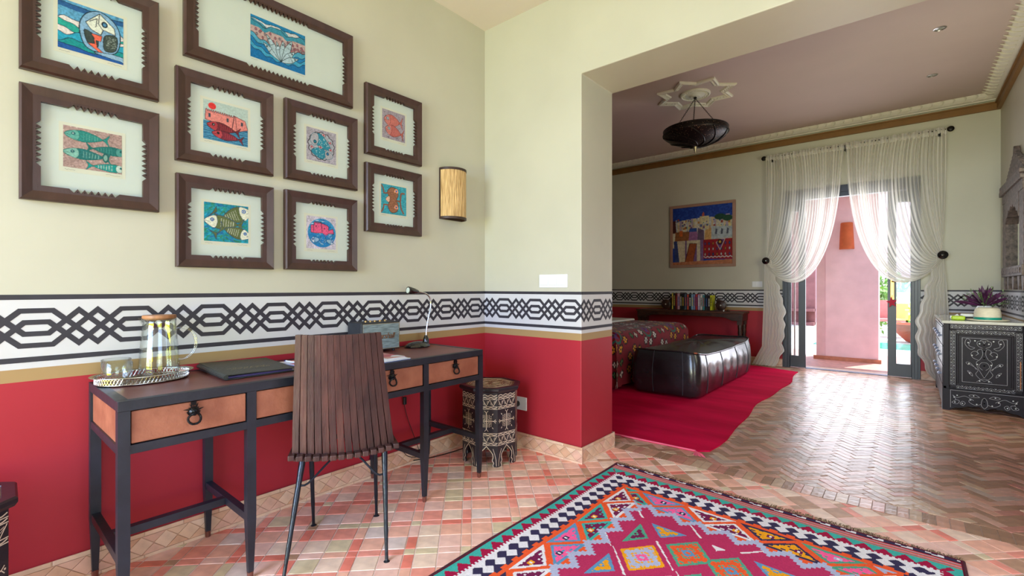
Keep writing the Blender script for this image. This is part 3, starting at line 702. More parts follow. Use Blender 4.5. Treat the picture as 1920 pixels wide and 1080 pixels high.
def art9(cv):
    for k in range(90): x,y=cv.r.uniform(0,1),cv.r.uniform(0,1); cv.line([(x,y),(x+.05,y+.02)],'#1F6F8F' if k%2 else '#6FBFCB',.014)
    cv.poly(sm([(.4,.92),(.25,.75),(.35,.5),(.28,.25),(.42,.06),(.65,.12),(.7,.35),(.62,.5),(.7,.7),(.6,.9)],6,True),'#9A6A52','#3B2A26',.018)
    cv.poly(sm([(.18,.5),(.32,.62),(.36,.5),(.3,.4)],5,True),'#E0B9A0','#3B2A26'); 
    for x,y in ((.6,.82),(.6,.26)): cv.poly(sm([(x-.08,y-.06),(x+.1,y-.06),(x+.06,y+.08),(x-.05,y+.06)],5,True),'#E6A182','#3B2A26'); cv.ell(x+.02,y,.03,.035,'#2F62A8')
    cv.line(sm([(.02,.95),(.1,.8),(.12,.7),(.3,.72)],5),'#8A5A48',.05); cv.line(sm([(.02,.05),(.1,.2),(.12,.3),(.3,.3)],5),'#8A5A48',.05)
    cv.line(sm([(.62,.5),(.78,.5),(.82,.75),(.95,.78)],6),'#8A5A48',.06); cv.line(sm([(.78,.5),(.82,.25),(.92,.08)],6),'#8A5A48',.06)
    for k in range(10): cv.line([(.34,.2+k*.06),(.62,.22+k*.06)],'#6E4538',.01)
def teeth(L,w,nt,tl):
    # mitred rail, u 0..L, v 0..w; the middle is notched back into teeth whose tips reach the straight edge
    tw=.0205; span=nt*tw; c=L/2; d=.0155
    P=[(0,0),(L,0),(L-w,w),(c+span/2+.014,w)]
    for k in range(nt+1):
        x=c+span/2-k*tw
        P.append((x,w-d+(.0 if 0<k<nt else .001)))
        if k<nt: P.append((x-tw/2,w+.0015))
    P+=[(c-span/2-.014,w),(w,w)]
    return P
def picture(y0,z0,w,h,pw,ph,py,pz,art,bgc,label,seed,ns=(6,7),asp=1.0,border=True):
    t=thing('framed_picture',label,'picture',(WX,y0+w/2,z0),0,'framed fish and fort prints on the left wall')
    rw=.056
    N=(1,0,0); corners=[((y0,z0),(1,0),(0,1),w,ns[0]),((y0+w,z0),(0,1),(-1,0),h,ns[1]),((y0+w,z0+h),(-1,0),(0,-1),w,ns[0]),((y0,z0+h),(0,-1),(1,0),h,ns[1])]
    hole=mat('frame_hole','#140C0A',.9,var=0)
    for (o,u,v,L,nt) in corners:
        b=MB(); fr=((WX+.004,o[0],o[1]),(0,u[0],u[1]),(0,v[0],v[1]),N)
        P=teeth(L,rw,nt,.02)
        b.prism(P,0,.024,fr)
        # raised sloping outer moulding
        O,U,V,Nn=[Vector(q) for q in fr]
        pts=[(0,0,.024),(L,0,.024),(L-rw*.62,rw*.62,.0242),(rw*.62,rw*.62,.0242),(.006,.006,.034),(L-.006,.006,.034)]
        vs=[O+U*a_+V*b_+Nn*c_ for a_,b_,c_ in pts]; b.add(vs,[(0,1,5,4),(4,5,2,3),(0,4,3),(1,2,5)])
        for k in range(nt):
            x=L/2+(k-(nt-1)/2)*.0205
            b.prism([(x+.0026*math.cos(q),rw-.0105+.0026*math.sin(q)) for q in [i*PI/3 for i in range(6)]],.0241,.0246,fr,1)
        b.build('frame_rail',[WOODF,hole],t)
    MB().box((WX+.004,y0+.03,z0+.03),(WX+.009,y0+w-.03,z0+h-.03)).build('mat_board',MATB,t)
    fr=((WX+.0,0,0),(0,1,0),(0,0,1),N)
    if border:
        e=.012; MB().box((WX+.009,py-e,pz-e*1.5),(WX+.0096,py+pw+e,pz+ph+e)).build('print_paper',PAPER,t)
    cv=Cv(int(pw/.0013),int(ph/.0013),bgc,.35,pw/ph,seed); art(cv)
    paint_mesh('print',cv,((WX+.0105,py,pz),(0,1,0),(0,0,1),N),pw,ph,PR,t)
    rr=random.Random(seed)
    for s0,L in ((py+.004,.03),(py+pw-.05,.045)):
        b=MB(); b.ribbon([(s0+L*i/12,pz-.009+rr.uniform(-.0018,.0018)) for i in range(13)],.0009,fr,.0112)
        b.build('pencil_signature',mat('pencil_grey','#7F7F78',.8,var=0),t)
    MB().box((WX+.0155,y0+.04,z0+.04),(WX+.0165,y0+w-.04,z0+h-.04)).build('picture_glass',PGL,t)
    return t
picture(.148,1.953,.416,.424,.196,.19,.251,2.072,art1,'#5B9FCB','square dark frame at the top left with blue waves around a white fish head',1)
picture(.148,1.476,.417,.424,.176,.16,.266,1.618,art2,'#A98F8C','square dark frame at the far left with four teal fish lying head to tail',2)
picture(.656,2.193,.832,.42,.275,.21,.938,2.296,art3,'#3E88A6','widest dark frame, with a fan of pale fish heads between blue waves',3,ns=(14,7),border=False)
picture(.625,1.717,.416,.417,.191,.182,.735,1.841,art4,'#AFC4C2','square dark frame with a pink fort, a red sun and two dark red fish',4)
picture(.627,1.244,.416,.416,.190,.18,.738,1.369,art5,'#2A8FA0','square dark frame with three white headed fish on green and blue',5)
picture(1.10,1.719,.418,.42,.172,.178,1.22,1.846,art6,'#A7A3B3','square dark frame with two teal fish curled into a round lavender medallion',6)
picture(1.10,1.247,.416,.416,.17,.177,1.22,1.366,art7,'#C4BFD2','square dark frame with a bright pink fort on a round blue sea',7)
picture(1.574,1.955,.419,.424,.172,.178,1.698,2.084,art8,'#9E96A6','dark frame at the upper right with two salmon pink fish on mauve',8)
picture(1.574,1.490,.418,.413,.19,.182,1.69,1.614,art9,'#3DA0B6','dark frame at the lower right, next to the wall lamp, with brown fish on turquoise',9)
# ---------------------------------------------------------------- raffia wall lamp
t=thing('wall_lamp','half-round raffia wall lamp with dark brown rims right of the pictures','lamp',(WX,2.275,1.62))
RAF=mat('raffia_straw','#C79A5E',.75,var=.28,scale=30,bump=.5,bscale=60,stretch=(6,6,.35),hue='#E8C48C')
cy,rz_=2.275,.105
b=MB(); 
vs=[];fs=[];n=40
for i in range(n+1):
    th=-PI/2+PI*i/n; r=rz_+(.0012 if i%2 else 0)
    for z in (1.64,1.975): vs.append((WX+.012+r*.92*math.cos(th),cy+r*math.sin(th),z))
for i in range(n): fs.append((2*i,2*i+2,2*i+3,2*i+1))
b.add(vs,fs); b.build('lamp_shade',RAF,t,solid=.003,fixn=False)
RIM=mat('dark_rim_wood','#35211B',.5)
for z in (1.632,1.972):
    b=MB(); P=[(WX+.002,cy-rz_-.004),(WX+.012,cy-rz_-.004)]
    vs=[];fs=[]
    for i in range(25):
        th=-PI/2+PI*i/24
        for rr_,zz in ((.004,0),(.004,.016),(-.006,.016),(-.006,0)):
            vs.append((WX+.012+(rz_*.92+rr_)*math.cos(th),cy+(rz_+rr_)*math.sin(th),z+zz))
    for i in range(24):
        for k in range(4): fs.append((4*i+k,4*i+(k+1)%4,4*i+4+(k+1)%4,4*i+4+k))
    fs+= [(0,1,2,3),(96,97,98,99)]
    b.add(vs,fs); b.build('rim',RIM,t)
b=MB(); b.box((WX+.001,cy-rz_-.003,1.632),(WX+.012,cy+rz_+.003,1.988)); b.build('back_plate',RIM,t)
# ---------------------------------------------------------------- switches and socket
WP=mat('white_plastic','#E3E6EA',.35,var=0)
t=thing('light_switch','white three-gang light switch on the dividing wall above the stencilled band','switch',(-1.845,YC,1.15))
MB().box((-1.963,YC-.008,1.152),(-1.728,YC-.0002,1.243)).build('switch_plate',WP,t,bevel=.003)
for k in range(3):
    x=-1.952+k*.0735; MB().box((x,YC-.013,1.170),(x+.065,YC-.007,1.226)).build('rocker',WP,t,bevel=.002)
t=thing('light_switch','small white two-gang switch beside the left curtain in the bedroom','switch',(-1.74,YW,1.17))
MB().box((-1.80,YW-.008,1.165),(-1.66,YW-.0002,1.25)).build('switch_plate',WP,t,bevel=.003)
for k in range(2): MB().box((-1.792+k*.065,YW-.012,1.175),(-1.735+k*.065,YW-.007,1.24)).build('rocker',WP,t)
t=thing('wall_socket','white wall socket low on the dividing wall behind the octagonal stool','socket',(-2.13,YC,.27))
b=MB(); b.box((-2.192,YC-.009,.272),(-2.075,YC-.0002,.366)); b.build('socket_plate',WP,t,bevel=.003)
BK=mat('black_rubber','#131316',.45,var=0)
t=thing('mains_plug','black mains plug pushed into the low white socket','plug',(-2.15,YC-.01,.31))
b=MB(M=Matrix.Translation((-2.155,YC-.009,.315))@Matrix.Rotation(PI/2,4,'X')); b.lathe([(.021,0),(.022,.015),(.018,.032),(.008,.05),(.006,.07)],n=14); b.build('plug_body',BK,t,smooth=True)
b=MB(); b.tube(sm([(-2.155,YC-.075,.315),(-2.18,YC-.10,.26),(-2.27,YC-.06,.15),(-2.36,YC-.05,.12),(-2.40,YC-.06,.03),(-2.41,2.3,.012),(-2.44,2.05,.014),(-2.43,1.9,.04)],6),.0035,6); b.build('cable',BK,t,smooth=True)
# cables hanging from the desk
t=thing('lamp_cable','thin black cable with an inline switch hanging behind the desk','cable',(-2.46,1.85,0))
b=MB(); b.tube(sm([(-2.478,1.83,.60),(-2.475,1.85,.45),(-2.47,1.88,.32),(-2.462,1.93,.18),(-2.458,1.96,.10),(-2.45,1.98,.05)],6),.0022,6); b.build('cord',BK,t,smooth=True)
b=MB(); b.box((-2.478,1.85,.40),(-2.462,1.872,.45)); b.build('inline_switch',BK,t,bevel=.004)
b=MB(); b.box((-2.47,1.965,.03),(-2.425,2.0,.085)); b.build('adapter',BK,t,bevel=.005)
t=MB(); t.tube(sm([(-2.47,1.45,.62),(-2.472,1.42,.5),(-2.47,1.47,.36),(-2.465,1.62,.32),(-2.46,1.74,.26),(-2.455,1.86,.08),(-2.44,1.96,.045)],6),.0022,6)
tag(t.build('speaker_cable',BK,loc=(-2.47,1.45,.3),smooth=True),'thin black cable curving down the red wall behind the chair','cable')
# ================================================================ DESK
X0,X1,Y0,Y1,ZT=-2.482,-1.967,.340,2.061,.777
IRON=mat('blackened_iron','#272A36',.42,.25,var=.14,scale=14,bump=.08,bscale=60)
LTH=mat('orange_brown_leather','#965641',.5,var=.12,scale=10,bump=.15,bscale=70,hue='#A86A52')
LTOP=mat('red_brown_leather_top','#6E3E39',.33,var=.18,scale=5,bump=.08,bscale=60,stretch=(1,.4,1))
t=thing('writing_desk','long desk of black iron bars with brown leather top and four drawers','desk',(X0/2+X1/2,(Y0+Y1)/2,0))
B_=.033
def legp(x,y,nm='leg'):
    b=MB(); b.box((x,y,.24),(x+B_,y+B_,ZT-.034)); m=.012/2
    vs=[(x,y,.24),(x+B_,y,.24),(x+B_,y+B_,.24),(x,y+B_,.24)]; c=(x+B_/2,y+B_/2); r=.0095
    vs+=[(c[0]-r,c[1]-r,.03),(c[0]+r,c[1]-r,.03),(c[0]+r,c[1]+r,.03),(c[0]-r,c[1]+r,.03)]
    b.add(vs,[(0,1,5,4),(1,2,6,5),(2,3,7,6),(3,0,4,7),(0,3,2,1),(4,5,6,7)])
    l=b.build(nm,IRON,t); b=MB(); b.lathe([(.009,0),(.0105,.003),(.012,.032),(.009,.033)],(c[0],c[1],0),10); b.build('foot_cap',mat('copper_brown_cap','#7A4B42',.4,.5),l)
LY=[Y0,.733,1.607,Y1-B_]
for y in LY:
    legp(X1-B_,y); legp(X0,y)
fr_=MB()
for (a_,b__) in (((X0,Y0,ZT-.034),(X0+B_,Y1,ZT)),((X1-B_,Y0,ZT-.034),(X1,Y1,ZT)),((X0+B_,Y0,ZT-.034),(X1-B_,Y0+B_,ZT)),((X0+B_,Y1-B_,ZT-.034),(X1-B_,Y1,ZT))):
    b=MB(); b.box(a_,b__); b.build('top_rail',IRON,t,bevel=.0015)
for (a_,b__) in (((X1-B_+.0015,Y0+.01,.598),(X1-.0015,Y1-.01,.628)),((X0+.0015,Y0+.01,.598),(X0+B_-.0015,Y1-.01,.628)),((X0+.01,Y0+.0015,.5985),(X1-.01,Y0+B_-.0015,.6275)),((X0+.01,Y1-B_+.0015,.5985),(X1-.01,Y1-.0015,.6275))):
    MB().box(a_,b__).build('lower_rail',IRON,t,bevel=.0015)
MB().box((X1-B_+.0005,1.170,.62),(X1-.0005,1.202,ZT-.03)).build('front_post',IRON,t)
MB().box((X0+B_,Y0+B_,ZT-.012),(X1-B_,Y1-B_,ZT-.0012)).build('desk_top',LTOP,t)
MB().box((X0+B_+.003,Y0+.008,.628),(X1-B_-.003,Y0+.018,ZT-.035)).build('side_panel',LTH,t)
MB().box((X0+B_+.003,Y1-.018,.628),(X1-B_-.003,Y1-.008,ZT-.035)).build('side_panel',LTH,t)
MB().box((X0+.008,Y0+B_,.628),(X0+.014,Y1-B_,ZT-.035)).build('back_panel',mat('dark_board','#3A2522',.7),t)
def handle(parent,y,z):
    x=X1-.002
    b=MB(); fr=((x,y,z+.022),(0,1,0),(0,0,1),(1,0,0)); P=[]
    for k in range(9):
        a1_=PI*(-.05+1.1*k/8); r=.019 if k%2==0 else .029
        P.append((r*math.cos(a1_)*1.15,r*math.sin(a1_)))
        P.append((.015*math.cos(a1_+.08),.015*math.sin(a1_+.08))) if k<8 else None
    P=[p for p in P if p]; P+=[(-.017,-.012),(0,-.018),(.017,-.012)]
    b.prism(P,0,.004,fr); b.prism([(-.008,.02),(.008,.02),(.009,.034),(-.009,.034)],0,.005,fr)
    b.lathe([(.016,0),(.015,.006),(.009,.012),(.0,.014)],n=12,M=Matrix.Translation((x,y,z+.02))@Matrix.Rotation(PI/2,4,'Y'))
    o=b.build('handle_plate',mat('wrought_black_iron','#15161C',.3,.6,var=.1,bump=.2),parent)
    b=MB(); b.tube([(x+.014+.004*math.sin(k*.9),y+.0195*math.sin(2*PI*k/16),z-.004-.0195*math.cos(2*PI*k/16)) for k in range(16)],.0042,7,closed=True); b.tube([(x+.004,y,z+.012),(x+.018,y,z+.018),(x+.014,y,z+.008)],.004,6); b.build('ring',MATS['wrought_black_iron'],parent,smooth=True)
for i,(ya,yb) in enumerate([(Y0+B_,.733),(.733+B_,1.170),(1.202,1.607),(1.607+B_,Y1-B_)]):
    d=MB(); d.box((X1-.030,ya+.0035,.6315),(X1-.006,yb-.0035,ZT-.0375)); dr=d.build('drawer',LTH,t,bevel=.0025)
    MB().box((X0+.05,ya+.01,.633),(X1-.03,yb-.01,.69)).build('drawer_box',MATS['dark_board'],t)
    handle(t,(ya+yb)/2,(.6315+ZT-.0375)/2)
# stretchers: side bars, cross bars and the lengthwise bar of each trestle
for y in LY: MB().box((X0+B_,y+.003,.232),(X1-B_,y+B_-.003,.262)).build('stretcher',IRON,t,bevel=.0015)
MB().box((-2.24,LY[0]+B_-.004,.232),(-2.207,LY[1]+.004,.261)).build('stretcher',IRON,t,bevel=.0015)
MB().box((-2.24,LY[2]+B_-.004,.232),(-2.207,LY[3]+.004,.261)).build('stretcher',IRON,t,bevel=.0015)
# ================================================================ CHAIR
cd=Matrix.Translation((0,0,0))
PL=Vector((-1.918,.879)); PRt=Vector((-1.717,1.2455)); mid=(PL+PRt)/2; ang=math.atan2(PRt.y-PL.y,PRt.x-PL.x)
# local axes: +x to the viewer's right along the back, +y towards the desk (front of the chair)
t=thing('desk_chair','slatted dark brown wooden chair on thin black metal legs, pushed up to the desk','chair',(mid.x,mid.y,0),ang)
M=WM[t.name]
CW=mat('worn_brown_wood','#392224',.42,var=.2,scale=9,bump=.25,bscale=40,stretch=(3,3,.4),hue='#4E2F2C')
CW2=mat('worn_brown_wood_light','#402526',.42,var=.25,scale=9,bump=.25,bscale=40,stretch=(3,3,.4),hue='#5A3630')
CL=mat('black_chair_steel','#2A2F3A',.3,.7,var=.1,scale=20,bump=.25,bscale=40)
ns=14; wt,wb=.325,.408
def backpt(s,z):  # s -1..1 across, z height; returns local (x,y)
    k=(z-.462)/(.958-.462); w=wb+(wt-wb)*k; x=s*w/2-.024*k**.8 if k>0 else s*w/2
    y=-.03*k-.045*k*(1-k)*0 -.035*(1-s*s)+.012   # bows towards the viewer in the middle
    y+= .012*math.sin(k*PI)
    return x,y-.035*k
for i in range(ns):
    s=-1+2*(i+.5)/ns; b=MB(M=M); vs=[];fs=[]; zs=[.454,.54,.64,.74,.84,.915,.960]
    for z in zs:
        k=(z-.462)/(.496); x,y=backpt(s,z); hw=(.0121 if z<.8 else .0123)
        pt_=(wb+(wt-wb)*k)/ns/2; hw=pt_-.0002 if k>.5 else min(pt_-.0004,.01285)
        x1_,y1_=backpt(s+.05,z); tn=Vector((x1_-x,y1_-y)).normalized(); nn=Vector((-tn.y,tn.x))
        for a_,c_ in ((-hw,-.009),(hw,-.009),(hw,.009),(-hw,.009)):
            p=Vector((x,y))+tn*a_+nn*c_; vs.append((p.x,p.y,z+.004*abs(s)*(z>.9)))
    for j in range(len(zs)-1):
        for k in range(4): fs.append((4*j+k,4*j+(k+1)%4,4*j+4+(k+1)%4,4*j+4+k))
    fs+=[(3,2,1,0),tuple(range(4*len(zs)-4,4*len(zs)))]
    b.add(vs,fs); b.build('back_slat',CW2 if i in (1,4,6) else CW,t,bevel=.0006)
    # seat slat: dished, its end block stands proud behind the back
    xb=s*(wb+.035)/2; xf=s*(.42)/2; b=MB(M=M); vs=[];fs=[]
    zc_=.470-.012*(1-s*s); L=[(-.048,0),(-.03,0),(.1,-.012),(.25,-.014),(.37,-.004),(.405,.002)]
    _,yb_=backpt(s,.462)
    for (yy,dz) in L:
        k=(yy+.048)/.453; x=xb+(xf-xb)*k
        for a_,c_ in ((-.0125,-.011),(.0125,-.011),(.0125,.011),(-.0125,.011)): vs.append((x+a_,yy+yb_*(1-k),zc_+dz+c_))
    for j in range(len(L)-1):
        for k in range(4): fs.append((4*j+k,4*j+(k+1)%4,4*j+4+(k+1)%4,4*j+4+k))
    fs+=[(3,2,1,0),tuple(range(4*len(L)-4,4*len(L)))]
    b.add(vs,fs); b.build('seat_slat',CW,t,bevel=.0035)
b=MB(M=M)
for yy in (.02,.33): b.tube([(s*.2,yy+.0,.446-.013*(1-s*s)+(.0 if yy<.1 else -.006)) for s in [x/6 for x in range(-6,7)]],.011,8)
b.tube([(backpt(s,.94)[0],backpt(s,.94)[1]+.02,.94) for s in [x/6*.98 for x in range(-6,7)]],.013,6)
b.build('seat_rail',CW,t,smooth=True,kind='stuff')
inv=M.inverted()
F_NR=inv@Vector((-1.668,1.164,0)); F_FL=inv@Vector((-2.192,1.114,0)); F_FR=inv@Vector((-2.044,1.366,0)); F_NL=inv@Vector((-1.668-.185,1.164-.345,0))
tops={'NR':Vector((.165,.045,.447)),'NL':Vector((-.165,.045,.447)),'FR':Vector((.145,.30,.447)),'FL':Vector((-.145,.30,.447))}
for k_,ft in (('NR',F_NR),('NL',F_NL),('FR',F_FR),('FL',F_FL)):
    b=MB(M=M); tp=tops[k_]; pts=[tp.lerp(Vector((ft.x,ft.y,.008)),q/8) for q in range(9)]
    b.tube(pts,[.0135-.0065*q/8+.0008*math.sin(q*2.4) for q in range(9)],10); lg=b.build('leg',CL,t,smooth=True)
    b=MB(M=M); b.lathe([(.0,0),(.014,0),(.0155,.003),(.011,.006),(.006,.012)],(ft.x,ft.y,0),14); b.build('foot_pad',CL,lg,smooth=True)
def mixp(a_,b_,q): return a_.lerp(Vector((b_.x,b_.y,0)),q)
for (A_,fa,B2,fb_) in (('NL',F_NL,'NR',F_NR),('FL',F_FL,'FR',F_FR)):
    a0_=mixp(tops[A_],fa,.24); a1_=mixp(tops[B2],fb_,.24); c=(tops[A_]+tops[B2])/2
    pts=sm([a0_,a0_+Vector((.035,0,.0)),c+Vector((-.06,0,-.035)),c+Vector((-.02,0,-.014)),c+Vector((.02,0,-.014)),c+Vector((.06,0,-.035)),a1_-Vector((.035,0,0)),a1_],4)
    pts=[Vector(p) for p in [tuple(q) for q in pts]] if False else pts
    b=MB(M=M); b.tube([Vector(p) if not isinstance(p,Vector) else p for p in pts],.0045,8); b.build('brace',CL,t,smooth=True)
# ================================================================ THINGS ON THE DESK
SIL=mat('worn_silver','#B9B3AC',.22,.95,var=.1,scale=15,bump=.06)
def ell(cx,cy,A,B,z,n=72,off=0): return [(cx+(B+off)*math.sin(2*PI*k/n),cy+(A+off)*math.cos(2*PI*k/n),z) for k in range(n)]
TX,TY,TA,TB=-2.355,.49,.151,.112
t=thing('serving_tray','oval silver tray with a pierced gallery rim on the left end of the desk','tray',(TX,TY,ZT))
def ering(rs):  # lofted elliptical rings: (offset, z)
    b=MB(); n=72; vs=[];fs=[]
    for (o_,z) in rs: vs+=ell(TX,TY,TA,TB,ZT+z,n,o_)
    for j in range(len(rs)-1):
        for k in range(n): fs.append((j*n+k,j*n+(k+1)%n,(j+1)*n+(k+1)%n,(j+1)*n+k))
    return b,vs,fs,n
b,vs,fs,n=ering([(-.012,.001),(-.004,.001),(0,.004),(0,.007)]); vs.append((TX,TY,ZT+.001)); fs+=[(n*0+k,(k+1)%n,len(vs)-1) for k in range(n)]
b.add(vs,fs); b.build('tray_base',SIL,t,smooth=True,solid=.0015)
b,vs,fs,n=ering([(.0,.029),(.006,.033),(.016,.034),(.018,.032)]); b.add(vs,fs); b.build('rim',SIL,t,smooth=True,solid=.0015)
b=MB(); n=76
for k in range(n):
    f=lambda q,z:(TX+TB*1.004*math.sin(2*PI*q/n),TY+TA*1.004*math.cos(2*PI*q/n),ZT+z)
    b.tube([f(k,.006),f(k+1,.030)],.0011,4,caps=False); b.tube([f(k+1,.006),f(k,.030)],.0011,4,caps=False)
b.build('pierced_gallery',SIL,t,kind='stuff')
CG=thinglass('clear_glass',(.97,.99,.99),1.0,base=.06)
def cup(name,c,r0,r1,h,lab,th=.0025):
    tt=thing(name,lab,'glass',c,0,'double-walled glasses on the silver tray')
    b=MB(); b.lathe([(r0*.9,.0),(r0,.004),(r1,h*.3),(r1,h),(r1-.002,h+.001),(r1-.004,h),(r1-.006,h*.45),(r0*.75,h*.22),(0,h*.2)],c,32); b.build('glass_wall',CG,tt,smooth='all')
    return tt
cup('drinking_glass',(-2.335,.402,ZT+.003),.036,.0475,.082,'clear glass nearer the desk front on the silver tray')
cup('drinking_glass',(-2.425,.415,ZT+.003),.036,.0475,.085,'clear glass nearer the wall on the silver tray')
c=(-2.395,.55,ZT+.003)
t=thing('water_jug','tall clear glass jug with a wooden lid on the silver tray','jug',c)
b=MB(); b.lathe([(0,.004),(.066,.004),(.0725,.008),(.072,.03),(.066,.12),(.060,.19),(.0575,.225),(.060,.243),(.0575,.243),(.055,.225),(.058,.185),(.064,.12),(.069,.03),(.064,.013),(0,.012)],c,36); b.build('jug_body',CG,t,smooth='all')
b=MB(); b.lathe([(.0,.238),(.052,.238),(.054,.243),(.058,.244),(.059,.249),(.0575,.257),(.0,.258)],c,32); b.build('lid',mat('lid_wood','#9A6A45',.5,var=.2,scale=12,stretch=(1,5,1)),t,smooth=True)
b=MB(); a_=math.radians(58)
dx,dy=math.cos(a_),math.sin(a_)
prof=[(.060,.198),(.085,.203),(.118,.185),(.132,.145),(.125,.105),(.098,.075),(.070,.068)]
b.tube(sm([(c[0]+r*dx,c[1]+r*dy,c[2]+z) for r,z in prof],5),.0062,10); b.build('handle',CG,t,smooth='all')
b=MB(); an=a_+PI; b.add([(c[0]+.055*math.cos(an-.25),c[1]+.055*math.sin(an-.25),c[2]+.243),(c[0]+.055*math.cos(an+.25),c[1]+.055*math.sin(an+.25),c[2]+.243),(c[0]+.076*math.cos(an),c[1]+.076*math.sin(an),c[2]+.247),(c[0]+.058*math.cos(an),c[1]+.058*math.sin(an),c[2]+.215)],[(0,2,3),(2,1,3)]); b.build('spout',CG,t,solid=.002)
# leather folder
t=thing('leather_folder','dark green-black leather folder with gold lettering lying on the desk','folder',(-2.28,.855,ZT))
FLm=mat('dark_folder_leather','#2E3230',.4,var=.15,scale=10,bump=.25,bscale=90)
b=MB()
vs=[(-2.095,.700,ZT+.003),(-2.105,.985,ZT+.003),(-2.462,1.005,ZT+.003),(-2.462,.712,ZT+.003)]
up=[(-2.095,.700,ZT+.022),(-2.105,.985,ZT+.016),(-2.462,1.005,ZT+.024),(-2.462,.712,ZT+.032)]
b.add([tuple(Vector(vs[k])+Vector((0,0,Vector(up[k]).z-vs[k][2]-.004))) for k in range(4)]+up,[(0,1,2,3),(4,5,6,7),(0,1,5,4),(1,2,6,5),(2,3,7,6),(3,0,4,7)]); b.build('cover',FLm,t,bevel=.002)
b=MB(); b.add([(v[0],v[1],ZT+.0008) for v in vs]+[(v[0],v[1],ZT+.0045) for v in vs],[(0,1,2,3),(4,5,6,7),(0,1,5,4),(1,2,6,5),(2,3,7,6),(3,0,4,7)]); b.build('cover',FLm,t,bevel=.001)
b=MB(); b.box((-2.45,.715,ZT+.0045),(-2.115,.975,ZT+.0115)); b.build('pages',mat('violet_edged_paper','#5B4E86',.7,var=.2,scale=60,stretch=(.1,.1,8)),t)
b=MB(); b.tube([(-2.095,.701,ZT+.012),(-2.462,.712,ZT+.018)],.0095,8); b.build('spine',FLm,t,smooth=True)
b=MB(); rr=random.Random(3); O=Vector((-2.22,.745,ZT+.0262))
for row in range(2):
    x0_=0
    for w in range(7):
        P=[(x0_+.018*i/5,rr.uniform(-.006,.006)) for i in range(6)]; b.ribbon([(p[0]+.01*row,p[1]-.028*row) for p in P],.0022,(O,(0,1,-.012),(-1,0,.01),(0,0,1)),.0006+.0004*row); x0_+=.023
b.build('gold_lettering',mat('gold_foil','#C7B45A',.35,.6,var=0),t)
# magazines and papers
WPp=mat('white_paper','#DFE3EE',.6,var=.03,scale=10); BLp=mat('blue_cover','#2C4FB8',.4,var=.1)
def mag(name,lab,x0,y0,x1,y1,z0,z1,rot,m,topm,grp='printed matter on the desk'):
    cx_,cy_=(x0+x1)/2,(y0+y1)/2
    t=thing(name,lab,'magazine',(cx_,cy_,z0),rot,grp); Mq=WM[t.name]; hx,hy=(x1-x0)/2,(y1-y0)/2
    MB(M=Mq).box((-hx,-hy,0),(hx,hy,.0012)).build('cover',m,t); MB(M=Mq).box((-hx+.002,-hy+.002,.0012),(hx-.002,hy-.002,z1-z0-.0012)).build('pages',WPp,t); MB(M=Mq).box((-hx,-hy,z1-z0-.0012),(hx,hy,z1-z0)).build('cover',topm,t)
    return t
def covermat(n,cols):
    m=bpy.data.materials.new(n); m.use_nodes=True; N_=m.node_tree; b=N_.nodes['Principled BSDF']; v=N_.nodes.new('ShaderNodeTexVoronoi'); v.inputs['Scale'].default_value=14
    tc=N_.nodes.new('ShaderNodeTexCoord'); N_.links.new(tc.outputs['Object'],v.inputs['Vector']); r=N_.nodes.new('ShaderNodeValToRGB'); r.color_ramp.interpolation='CONSTANT'
    sp=N_.nodes.new('ShaderNodeSeparateColor'); N_.links.new(v.outputs['Color'],sp.inputs[0]); N_.links.new(sp.outputs[0],r.inputs['Fac'])
    for i,c_ in enumerate(cols):
        e=r.color_ramp.elements[i] if i<2 else r.color_ramp.elements.new(i/len(cols)); e.position=i/len(cols); e.color=(*lin(c_),1)
    N_.links.new(r.outputs['Color'],b.inputs['Base Color']); b.inputs['Roughness'].default_value=.3; return m
PIC=covermat('picture_page',['#DDE0EA','#B9515A','#D9DCE6','#8F97B8','#C98E84'])
mag('magazine','blue-edged magazine, lowest of the pile right of the chair back',-2.245,1.20,-1.985,1.535,ZT+.0006,ZT+.0066,.04,BLp,WPp)
mag('magazine','white magazine, middle of the pile right of the chair back',-2.25,1.19,-1.995,1.52,ZT+.0068,ZT+.0118,-.02,WPp,WPp)
mag('magazine','picture magazine, topmost of the pile right of the chair back',-2.255,1.20,-2.005,1.515,ZT+.012,ZT+.0165,.03,WPp,PIC)
mag('magazine','open pink and white booklet left of the chair back',-2.37,1.035,-2.16,1.185,ZT+.0006,ZT+.009,.12,BLp,PIC)
t=thing('ballpoint_pen','white pen with a blue tip lying on the booklet left of the chair','pen',(-2.25,1.06,ZT+.0135))
b=MB(); b.tube([(-2.20,1.06,ZT+.0145),(-2.33,1.045,ZT+.0145)],[.0042,.0042],8); b.build('barrel',WP,t,smooth=True); b=MB(); b.tube([(-2.33,1.045,ZT+.0145),(-2.346,1.043,ZT+.0145)],[.004,.001],8); b.build('tip',BLp,t)
# loudspeaker
t=thing('radio_speaker','small black radio loudspeaker with a grey cloth front at the back of the desk','speaker',(-2.395,1.587,ZT))
sx0,sx1,sy0,sy1,sz0,sz1=-2.47,-2.322,1.457,1.717,ZT+.012,.953
BKL=mat('black_vinyl','#1F232C',.5,var=.1,scale=30,bump=.2,bscale=200)
MB().box((sx0,sy0,sz0),(sx1-.004,sy1,sz1)).build('cabinet',BKL,t,bevel=.006)
MB().box((sx1-.006,sy0+.009,sz0+.009),(sx1-.001,sy1-.009,sz1-.009)).build('grille_cloth',mat('grey_blue_grille','#75858C',.85,var=.25,scale=80,bump=.4,bscale=260,stretch=(1,.25,2)),t)
b=MB(); b.ribbon([(sy0+.009,sz0+.009),(sy1-.009,sz0+.009),(sy1-.009,sz1-.009),(sy0+.009,sz1-.009)],.0022,((sx1-.0008,0,0),(0,1,0),(0,0,1),(1,0,0)),.0006,closed=True); b.build('piping',mat('pale_gold','#A99B78',.4,.4),t)
